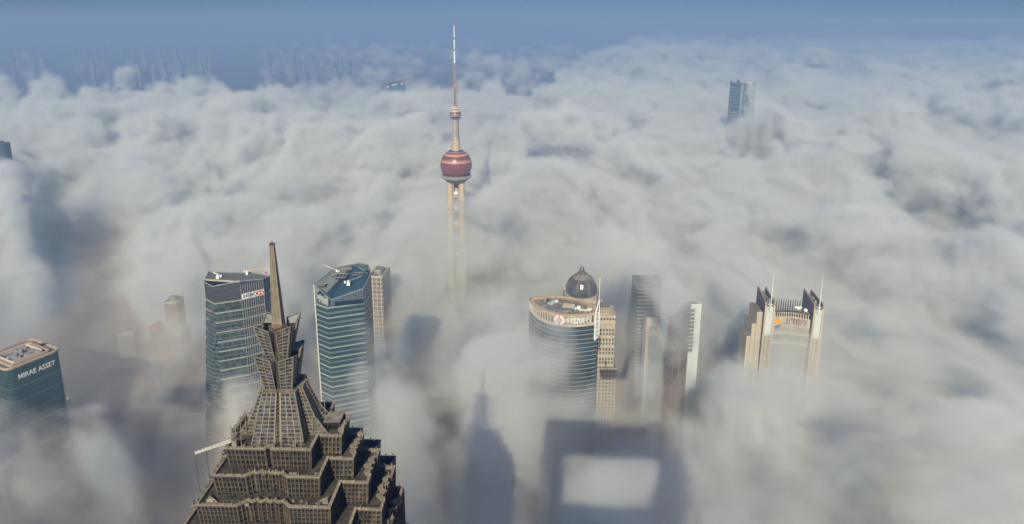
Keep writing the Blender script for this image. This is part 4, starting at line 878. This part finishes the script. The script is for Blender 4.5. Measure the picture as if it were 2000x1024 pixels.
def pitched():
    z = 96; cx, cyy = U(308, 634, z); t = thing('pitched_roof_block', 'brown diamond-shaped pitched roof showing through fog in the left hollow', 'building', (cx, cyy, 0)); p = rect(cx, cyy, 17, 17, 42)
    MB().prism(p, 0, z-4).build('wall', G2, t); k = MB(); q = offset(p, 1)
    for i in range(4): j = (i+1) % 4; k.face([(*q[i], z-4), (*q[j], z-4), (cx, cyy, z+6)])
    k.build('roof', mat('brown_tiles', (.24, .14, .09), .85, var=.3, scale=.5), t); k = MB()
    for i in range(4): k.beam((*q[i], z-3.9), (cx, cyy, z+6.1), .9)
    k.build('ridge', M['concrete'], t)
pitched()
# ------------------------------------------------------------ riverside quarter on the far left, a boat, and the hazy city on the horizon
def block(name, label, cat, group, x, y, w_, d_, h, m, rot, roof='flat', top=None):
    t = thing(name, label, cat, (x, y, 0), group); p = rect(x, y, w_, d_, rot); MB().prism(p, 0, h).build('wall', m, t)
    if roof == 'flat': hollow(MB(), offset(p, .3), h-.4, h+1.2, 1.2).build('parapet', M['concrete'], t); MB().prism(rect(x, y, w_*.4, d_*.4, rot), h, h+4).build('penthouse', m, t)
    else:
        q = offset(p, .8); r0, r1 = [tuple((Vector(q[i])+Vector(q[j]))/2) for i, j in ((3, 0), (1, 2))]
        MB().face([(*q[0], h), (*q[1], h), (*r1, h+6), (*r0, h+6)]).face([(*q[2], h), (*q[3], h), (*r0, h+6), (*r1, h+6)]).face([(*q[1], h), (*q[2], h), (*r1, h+6)]).face([(*q[3], h), (*q[0], h), (*r0, h+6)]).build('roof', bpy.data.materials['brown_tiles'], t)
    if top: MB().ring(x, y, [(4, h), (4, h+12), (2.4, h+14), (2.4, h+20), (.2, h+30)], 8).build('roof_turret', M['concrete'], t)
    return t
random.seed(21)
BL = ['beige riverside building, long and low with a flat roof, nearest the quay at left', ]
rg = 'stone buildings along the far river bank'
for i, (px, py, w_, d_, h, mm, tp, lb) in enumerate((
    (64, 475, 34, 30, 36, G5, 0, 'small cream riverside block at the left end of the far bank row'),
    (76, 470, 26, 34, 48, G2, 0, 'tall narrow brown block, second from the left on the far bank'),
    (90, 472, 40, 30, 44, G5, 0, 'broad beige block in the middle of the far bank row'),
    (104, 468, 24, 36, 60, G2, 1, 'brown block with a pointed turret on the far bank'),
    (122, 466, 52, 30, 46, G5, 0, 'widest pale block of the far bank row, right of the turret'),
    (140, 462, 36, 30, 42, G5, 0, 'pale block at the right end of the far bank row'),
    (66, 440, 22, 22, 96, G5, 0, 'pale high-rise standing behind the left end of the river row'),
    (45, 418, 18, 18, 90, G1, 0, 'thin beige high-rise farthest back behind the river row'),
    (95, 444, 30, 26, 60, G2, 1, 'brown turreted block behind the middle of the river row'),
    (112, 440, 34, 24, 50, G5, 0, 'second-row beige block behind the turreted riverside block'),
    (132, 440, 26, 26, 66, G2, 0, 'brown mid-rise behind the right end of the river row'),
    (30, 450, 36, 28, 50, G2, 0, 'brown block by the left picture edge above the river'))):
    x, y = U(px, py, h); block('riverside_building', lb, 'building', rg, x, y, w_, d_, h, mm, 42, 'flat' if i % 3 else 'pitched', tp)
def boat():
    x, y = U(110, 512, 2); t = thing('river_boat', 'small white boat crossing the grey river at far left', 'boat', (x, y, 0)); d = Vector((math.cos(R(35)), math.sin(R(35)))); n = Vector((-d.y, d.x)); p = Vector((x, y))
    hull = [tuple(p+d*a+n*b) for a, b in ((-20, -3.5), (12, -3.5), (20, 0), (12, 3.5), (-20, 3.5))]
    MB().prism([tuple(Vector(q).lerp(p, .12)) for q in hull], .05, 3, top=hull).build('hull', M['white'], t); MB().prism([tuple(p+d*a+n*b) for a, b in ((-16, -2.4), (6, -2.4), (6, 2.4), (-16, 2.4))], 3, 6.5).build('cabin', M['white'], t)
    MB().prism([tuple(p+d*a+n*b) for a, b in ((-2, -1.6), (4, -1.6), (4, 1.6), (-2, 1.6))], 6.5, 8.5).build('wheelhouse', M['off'], t)
boat()
# low city glimpsed through thin fog
random.seed(77)
protos = []
for i, (w_, d_, h, m) in enumerate(((26, 18, 30, G2), (18, 18, 55, G5), (36, 14, 24, G3), (22, 22, 42, G1))):
    protos.append(block('city_block', 'grey-brown city block dimly seen through a thin patch of fog', 'building', 'city blocks under the fog', 0, 0, w_, d_, h, m, 0))
def dup(root, loc, rz, s=(1, 1, 1), label=None):
    r = root.copy(); sc.collection.objects.link(r); r.location = loc; r.rotation_euler = (0, 0, rz); r.scale = s
    if label: r['label'] = label
    for ch in root.children: c = ch.copy(); sc.collection.objects.link(c); c.parent = r
    return r
spots = []
for (cx, cyy, rx, ry, n) in ((110, 420, 60, 18, 12), (1190, 530, 60, 25, 8), (1120, 455, 60, 18, 7), (765, 610, 30, 40, 7), (290, 660, 45, 50, 7), (1430, 590, 40, 40, 6), (990, 480, 70, 15, 6), (60, 860, 70, 40, 6), (1340, 560, 30, 20, 4)):
    for _ in range(n):
        px, py = random.uniform(cx-rx, cx+rx), random.uniform(cyy-ry, cyy+ry); x, y = U(px, py, 30)
        if all(math.dist((x, y), s_) > 34 for s_ in spots) and not any(o.type == 'EMPTY' and not o.parent and math.dist((x, y), o.location[:2]) < 55 for o in sc.objects) and not (ra[0] < x < rb[0]+600 and abs((Vector((x, y))-Vector(ra)).dot(nv)+165) < 200): spots.append((x, y))
for i, (x, y) in enumerate(spots):
    pr = protos[i % 4]
    if i < 4: pr.location = (x, y, 0); pr.rotation_euler = (0, 0, random.uniform(-.5, .5))
    else: dup(pr, (x, y, 0), random.uniform(-.5, .5), (random.uniform(.8, 1.3), random.uniform(.8, 1.3), random.uniform(.7, 1.6)))
# the hazy skyline
HZ = facade('far_apartment_wall', (.27, .23, .21), (.1, .1, .1), 5, 6, .55, .6)
hz = []
for i, (w_, d_, h) in enumerate(((30, 20, 120), (22, 22, 160), (44, 18, 95))):
    hz.append(block('distant_high_rise', 'pale high-rise, one of many standing faint in the distant haze', 'high-rise', 'distant high-rises in the haze', 0, 0, w_, d_, h, HZ, 0))
random.seed(12); n = 0
for _ in range(150):
    px = random.choice((random.uniform(10, 420), random.uniform(250, 420), random.uniform(520, 690))); py = random.uniform(112, 168) if px < 450 else random.uniform(132, 158)
    x, y = U(px, py, 10)
    if y > 9500: continue
    a = random.uniform(-.5, .5); s_ = (random.uniform(.8, 1.4), random.uniform(.8, 1.3), random.uniform(.6, 1.35))
    if n < 3: hz[n].location = (x, y, 0); hz[n].rotation_euler = (0, 0, a)
    else: dup(hz[n % 3], (x, y, 0), a, s_)
    n += 1
x, y = U(181, 146, 20); t = thing('distant_chimney_tower', 'slim dark tower rising well above the hazy skyline at upper left', 'tower', (x, y, 0)); zz = ZY(178.5, 104, y); MB().prism(rect(x, y, 26, 26), 0, zz-40, top=rect(x, y, 17, 17)).build('shaft', M['dark'], t); MB().prism(rect(x, y, 10, 10), zz-40, zz).build('upper_shaft', M['dark'], t)
x, y = U(237, 146, 20); t = thing('distant_tower_crane', 'pale T-shaped tower crane faint in the haze at upper left', 'crane', (x, y, 0)); zz = ZY(237, 131, y); MB().box(x-4, x+4, y-4, y+4, 0, zz).build('mast', M['off'], t); MB().box(XY(231, 131, y), XY(248, 131, y), y-4, y+4, zz, zz+6).build('jib', M['off'], t)
for px, z_, lb in ((325, 90, 'cream block just above the cloud edge, left of its twin at upper left'), (338, 90, 'cream block just above the cloud edge, right of its twin at upper left')):
    x, y = U(px, 156, 30); block('distant_high_rise', lb, 'high-rise', 'distant high-rises in the haze', x, y, 32, 22, ZY(px, 149, y), HZ, 0)

for o in sc.objects:
    if 'label' in o and not 4 <= len(o['label'].split()) <= 16: print('LABEL', len(o['label'].split()), o['label'])

# ------------------------------------------------------------ the sea of fog: volumes whose top height and thickness vary over the ground plan
fm = bpy.data.materials.new('fog'); fm.use_nodes = True; n_ = fm.node_tree; n_.nodes.clear()
out = n_.nodes.new('ShaderNodeOutputMaterial'); vs = n_.nodes.new('ShaderNodeVolumeScatter'); at = n_.nodes.new('ShaderNodeAttribute'); at.attribute_name = 'density'
vs.inputs['Color'].default_value = (.985, .985, .975, 1); vs.inputs['Anisotropy'].default_value = 0.
# clean white droplets above, brownish city smog mixed in near the ground
gp = n_.nodes.new('ShaderNodeNewGeometry'); sz = n_.nodes.new('ShaderNodeSeparateXYZ'); mr = n_.nodes.new('ShaderNodeMapRange'); mr.inputs[1].default_value = 110; mr.inputs[2].default_value = 245
cmx = n_.nodes.new('ShaderNodeMix'); cmx.data_type = 'RGBA'; cmx.inputs[6].default_value = (.73, .54, .41, 1); cmx.inputs[7].default_value = (.985, .99, .965, 1)
n_.links.new(gp.outputs['Position'], sz.inputs[0]); n_.links.new(sz.outputs[2], mr.inputs[0]); n_.links.new(mr.outputs[0], cmx.inputs[0]); n_.links.new(cmx.outputs[2], vs.inputs['Color'])
n_.links.new(at.outputs['Fac'], vs.inputs['Density']); n_.links.new(vs.outputs[0], out.inputs['Volume'])
# bank and hollow positions: photo x, y, radii, change of the top height (m), change of thickness
FEAT = [
(100,480,150,50,-40,-.5),(60,880,170,90,-40,-.5),(300,660,80,100,-60,-.9),(230,560,90,40,-20,-.3),
(360,760,60,60,-40,-.5),(430,500,80,25,-20,-.3),(620,480,60,25,-10,-.25),(770,590,60,70,-50,-.9),(835,800,60,40,-30,-.6),
(1000,490,150,35,-20,-.4),(1210,600,120,30,0,-.4),(1120,465,80,25,-20,-.4),(1430,600,70,70,-30,-.5),(1210,640,60,60,-30,-.6),
(1500,790,110,60,-20,-.3),(1800,880,150,80,-30,-.4),(1640,940,120,50,-20,-.2),
(60,600,80,60,-40,-.3),(60,700,90,70,-25,-.35),(50,800,90,45,30,.2),(15,350,35,40,60,.9),(1290,640,70,60,-30,-.4),(560,700,120,80,-30,-.3),
(430,240,130,40,50,.5),(700,290,110,35,45,.5),(560,200,90,20,30,.4),(950,170,60,20,25,.3),(1270,300,160,45,50,.5),(1080,340,120,40,30,.4),
(1720,270,120,35,40,.4),(1880,320,100,35,40,.4),(1540,400,140,40,30,.4),(190,680,80,50,25,.4),(1370,440,130,35,20,.4),
(300,340,120,50,30,.4),(1780,500,130,50,25,.4),(980,790,60,80,10,.5),(1180,920,150,90,10,.5),(800,690,60,50,10,.5),(40,170,60,25,40,.5),
(200,190,120,15,15,.4),(1250,190,120,20,20,.3),(1650,180,150,20,20,.3),(1600,560,60,60,-10,.2),(880,640,90,60,0,.4),
(1540,720,140,55,65,.4),(1230,750,170,40,10,.25),(1720,860,300,140,-45,-.15),(885,425,110,34,-15,.5),(1545,600,130,40,75,.6),(840,655,60,50,-60,-.3),(1130,632,80,24,8,.15),(1050,610,50,30,-15,-.25),(1225,550,130,26,120,.2),(1300,605,90,45,20,.12),(60,745,80,35,25,.2),(750,560,40,40,40,.35),(930,850,60,60,25,.2),(750,545,45,22,90,.1),(665,618,70,25,12,.35),(1300,575,70,25,12,.2),(1850,910,190,70,-35,-.4),(1520,795,130,40,-25,-.3),(840,790,60,45,-20,-.3),(60,880,160,60,-20,-.25),(170,900,130,90,-45,-.45),(770,180,50,18,-45,-.5),(215,870,80,80,-70,-.6),(320,600,70,55,60,.45),(1740,820,90,40,-15,-.2),(320,620,70,60,-10,-.3),(1620,980,160,40,-20,-.3),(1000,540,90,30,-15,-.35),(1420,540,60,40,-10,-.3),(1700,600,120,40,-10,-.3),(250,860,260,110,-25,-.1),(830,900,60,110,-15,-.1),(1460,650,40,60,20,.3),(1450,235,70,25,-25,0),(660,640,80,70,-30,-.5),(1540,640,90,50,-25,-.3),(1340,650,50,50,-25,-.5),(1440,285,80,18,20,.3),
]
def ss(a, b, x):
    t = np.clip((x-a)/(b-a), 0, 1); return t*t*(3-2*t)
def maps(X, Y):
    px, py = proj(X, Y, 230.)
    H = 228-66*ss(430, 560, Y)+18*ss(700, 950, Y)+40*ss(950, 1300, Y)
    H += 26*ss(1340, 1450, px)*ss(440, 520, Y)*(1-ss(800, 950, Y))+8*ss(960, 1080, px)*ss(440, 520, Y)*(1-ss(800, 950, Y))
    K = .2*ss(1340, 1450, px)*ss(440, 520, Y)*(1-ss(800, 1000, Y))+.42+.63*ss(780, 1130, Y)-.26*ss(1600, 4000, Y)
    for cx, cy_, rx, ry, dh, dk in FEAT:
        g = np.exp(-((px-cx)/rx)**2-((py-cy_)/ry)**2); H += dh*g; K += dk*g
    g = np.exp(-((X/Y+.655)/.1)**2)*ss(560, 900, Y)*(1-ss(1350, 1650, Y)); H -= 45*g; K -= .6*g; H += 35*np.exp(-((X+1000)/500)**2-((Y-1900)/260)**2)
    r = np.sqrt(X*X+Y*Y)
    edge = 172+9*np.sin(px/70.)+6*np.sin(px/23.)-12*ss(850, 1050, px)-90*ss(960, 1330, px)
    e = ss(-12, 12, py-edge); H = H-(50+100*(1-ss(420, 560, px)))*(1-e)*(py < 400); K = K-(.5+1.1*(1-ss(420, 560, px)))*(1-e)*(py < 400)   # open city beyond the far-left edge of the deck
    H += 10*ss(3500, 6000, r)-22*ss(1500, 2100, Y)*(1-ss(1000, 1300, px)); K -= .3*(1-ss(110, 170, py))*(py < 400)+.25*(1-ss(60, 90, py))*(py < 400)
    return H, K
def fog(lo, hi, res):
    nx, ny, nz = res; xs = np.linspace(lo[0], hi[0], nx); ys = np.linspace(lo[1], hi[1], ny); X, Y = np.meshgrid(xs, ys); H, K = maps(X, Y)
    me = bpy.data.meshes.new('fog'); me.vertices.add(nx*ny); me.vertices.foreach_set('co', np.stack([X.ravel(), Y.ravel(), np.zeros(nx*ny)], 1).ravel().astype(np.float32))
    for k, a in (('top_height', H), ('thickness', K)):
        t = me.attributes.new(k, 'FLOAT', 'POINT'); t.data.foreach_set('value', a.ravel().astype(np.float32))
    o = bpy.data.objects.new('fog', me); sc.collection.objects.link(o); o['kind'] = 'stuff'
    g = bpy.data.node_groups.new('fog', 'GeometryNodeTree')
    for d in ('INPUT', 'OUTPUT'): g.interface.new_socket('Geometry', in_out=d, socket_type='NodeSocketGeometry')
    N = g.nodes; L = g.links; gi = N.new('NodeGroupInput'); go = N.new('NodeGroupOutput'); pos = N.new('GeometryNodeInputPosition')
    def link(a, s):
        if isinstance(a, (int, float, tuple)): s.default_value = a
        else: L.new(a, s)
    def Mt(op, a, b=None, clamp=False):
        k = N.new('ShaderNodeMath'); k.operation = op; k.use_clamp = clamp; link(a, k.inputs[0])
        if b is not None: link(b, k.inputs[1])
        return k.outputs[0]
    def V(op, a, b):
        k = N.new('ShaderNodeVectorMath'); k.operation = op; link(a, k.inputs[0]); link(b, k.inputs[1]); return k.outputs[0]
    def noise(vec, scale, detail, rough=.55, col=False):
        k = N.new('ShaderNodeTexNoise'); k.noise_dimensions = '3D'; link(vec, k.inputs['Vector']); k.inputs['Scale'].default_value = scale; k.inputs['Detail'].default_value = detail; k.inputs['Roughness'].default_value = rough
        return k.outputs['Color' if col else 0]
    sep = N.new('ShaderNodeSeparateXYZ'); L.new(pos.outputs[0], sep.inputs[0]); x, y, z = sep.outputs
    ix = Mt('ROUND', Mt('MULTIPLY', Mt('SUBTRACT', x, lo[0]), (nx-1)/(hi[0]-lo[0]))); iy = Mt('ROUND', Mt('MULTIPLY', Mt('SUBTRACT', y, lo[1]), (ny-1)/(hi[1]-lo[1]))); idx = Mt('ADD', Mt('MULTIPLY', iy, nx), ix)
    def samp(k):
        na = N.new('GeometryNodeInputNamedAttribute'); na.data_type = 'FLOAT'; na.inputs[0].default_value = k
        si = N.new('GeometryNodeSampleIndex'); si.data_type = 'FLOAT'; si.clamp = True; L.new(gi.outputs[0], si.inputs[0]); L.new(na.outputs[0], si.inputs[1]); L.new(idx, si.inputs[2]); return si.outputs[0]
    Hh = samp('top_height'); Kk = samp('thickness')
    wn = noise(pos.outputs[0], 1/260, 2, .5, True)
    p2 = V('ADD', pos.outputs[0], V('MULTIPLY', V('SUBTRACT', wn, (.5, .5, .5)), (240., 240., 110.)))
    wn2 = noise(p2, 1/60, 3, .6, True); p3 = V('ADD', p2, V('MULTIPLY', V('SUBTRACT', wn2, (.5, .5, .5)), (85., 85., 50.)))
    wf = Mt('MULTIPLY', Mt('SUBTRACT', y, 1300.), 1/1200, clamp=True); n5 = noise(V('MULTIPLY', pos.outputs[0], (.7, 1., 1.)), 1/420, 5, .6)
    n4 = noise(V('MULTIPLY', pos.outputs[0], (.55, 1., 1.)), 1/900, 3, .55)
    n1 = noise(V('MULTIPLY', p2, (1., 1., 1.6)), 1/260, 3, .55)
    n2 = noise(p3, 1/105, 6, .72)
    n6 = noise(p2, 1/170, 3, .5); bil = Mt('SUBTRACT', Mt('ABSOLUTE', Mt('SUBTRACT', n6, .5)), .09)
    n7 = noise(p3, 1/60, 3, .5); bil2 = Mt('SUBTRACT', Mt('ABSOLUTE', Mt('SUBTRACT', n7, .5)), .09)
    rot = N.new('ShaderNodeVectorRotate'); rot.rotation_type = 'Z_AXIS'; rot.inputs['Angle'].default_value = R(60); L.new(p3, rot.inputs['Vector'])
    n3 = noise(V('MULTIPLY', rot.outputs[0], (.38, 1., 1.)), 1/110, 6, .7)
    top = Mt('ADD', Hh, Mt('ADD', Mt('MULTIPLY', Mt('SUBTRACT', n1, .5), 350), Mt('MULTIPLY', Mt('SUBTRACT', n2, .5), 230)))
    top = Mt('ADD', top, Mt('MULTIPLY', wf, Mt('ADD', Mt('MULTIPLY', Mt('SUBTRACT', n4, .5), 220), Mt('MULTIPLY', Mt('SUBTRACT', n5, .5), 220)))); Kk = Mt('ADD', Kk, Mt('MULTIPLY', wf, Mt('ADD', Mt('MULTIPLY', Mt('SUBTRACT', n4, .5), 1.2), Mt('MULTIPLY', Mt('SUBTRACT', n5, .5), 2.6))))
    top = Mt('ADD', top, Mt('ADD', Mt('MULTIPLY', bil, 300), Mt('MULTIPLY', bil2, 90)))
    d = Mt('MULTIPLY', Mt('SUBTRACT', top, z), 1/20, clamp=True)
    ke = Mt('MULTIPLY', Mt('SUBTRACT', Mt('ADD', Kk, Mt('MULTIPLY', Mt('SUBTRACT', n3, .5), 3.9)), Mt('ADD', Mt('MULTIPLY', wf, .25), .2)), Mt('ADD', Mt('MULTIPLY', wf, 1.5), 1.5), clamp=True); ke = Mt('MULTIPLY', ke, ke)
    dens = Mt('MULTIPLY', Mt('MULTIPLY', d, Mt('MAXIMUM', ke, Mt('MULTIPLY', Mt('SUBTRACT', 1., wf), Mt('ADD', .007, Mt('MULTIPLY', Mt('MULTIPLY', Mt('SUBTRACT', 215., z), 1/90, clamp=True), .065))))), .06)
    vc = N.new('GeometryNodeVolumeCube'); L.new(dens, vc.inputs['Density']); vc.inputs['Min'].default_value = lo; vc.inputs['Max'].default_value = hi
    for a, b in zip(('X', 'Y', 'Z'), res): vc.inputs['Resolution '+a].default_value = b
    sm = N.new('GeometryNodeSetMaterial'); sm.inputs['Material'].default_value = fm; L.new(vc.outputs[0], sm.inputs[0]); L.new(sm.outputs[0], go.inputs[0])
    md = o.modifiers.new('fog', 'NODES'); md.node_group = g
fog((-520, 90, 20), (520, 620, 370), (270, 138, 92))
fog((-1250, 620, 20), (1250, 1500, 390), (370, 130, 54))
fog((-3200, 1500, 40), (3200, 3700, 390), (426, 147, 24))
fog((-7000, 3700, 60), (7000, 8500, 390), (400, 137, 15))
fog((-15000, 8500, 60), (15000, 19000, 390), (300, 105, 9))
# the air itself
hm = bpy.data.materials.new('haze'); hm.use_nodes = True; n_ = hm.node_tree; n_.nodes.clear(); out = n_.nodes.new('ShaderNodeOutputMaterial')
pv = n_.nodes.new('ShaderNodeVolumePrincipled'); pv.inputs['Color'].default_value = (.33, .49, .8, 1); pv.inputs['Density'].default_value = 3e-4
n_.links.new(pv.outputs[0], out.inputs['Volume'])
MB().box(-29000, 29000, -1500, 49000, -6, 500).build('haze', hm, kind='stuff')
for o in sc.objects:
    if '_o' in o: del o['_o']
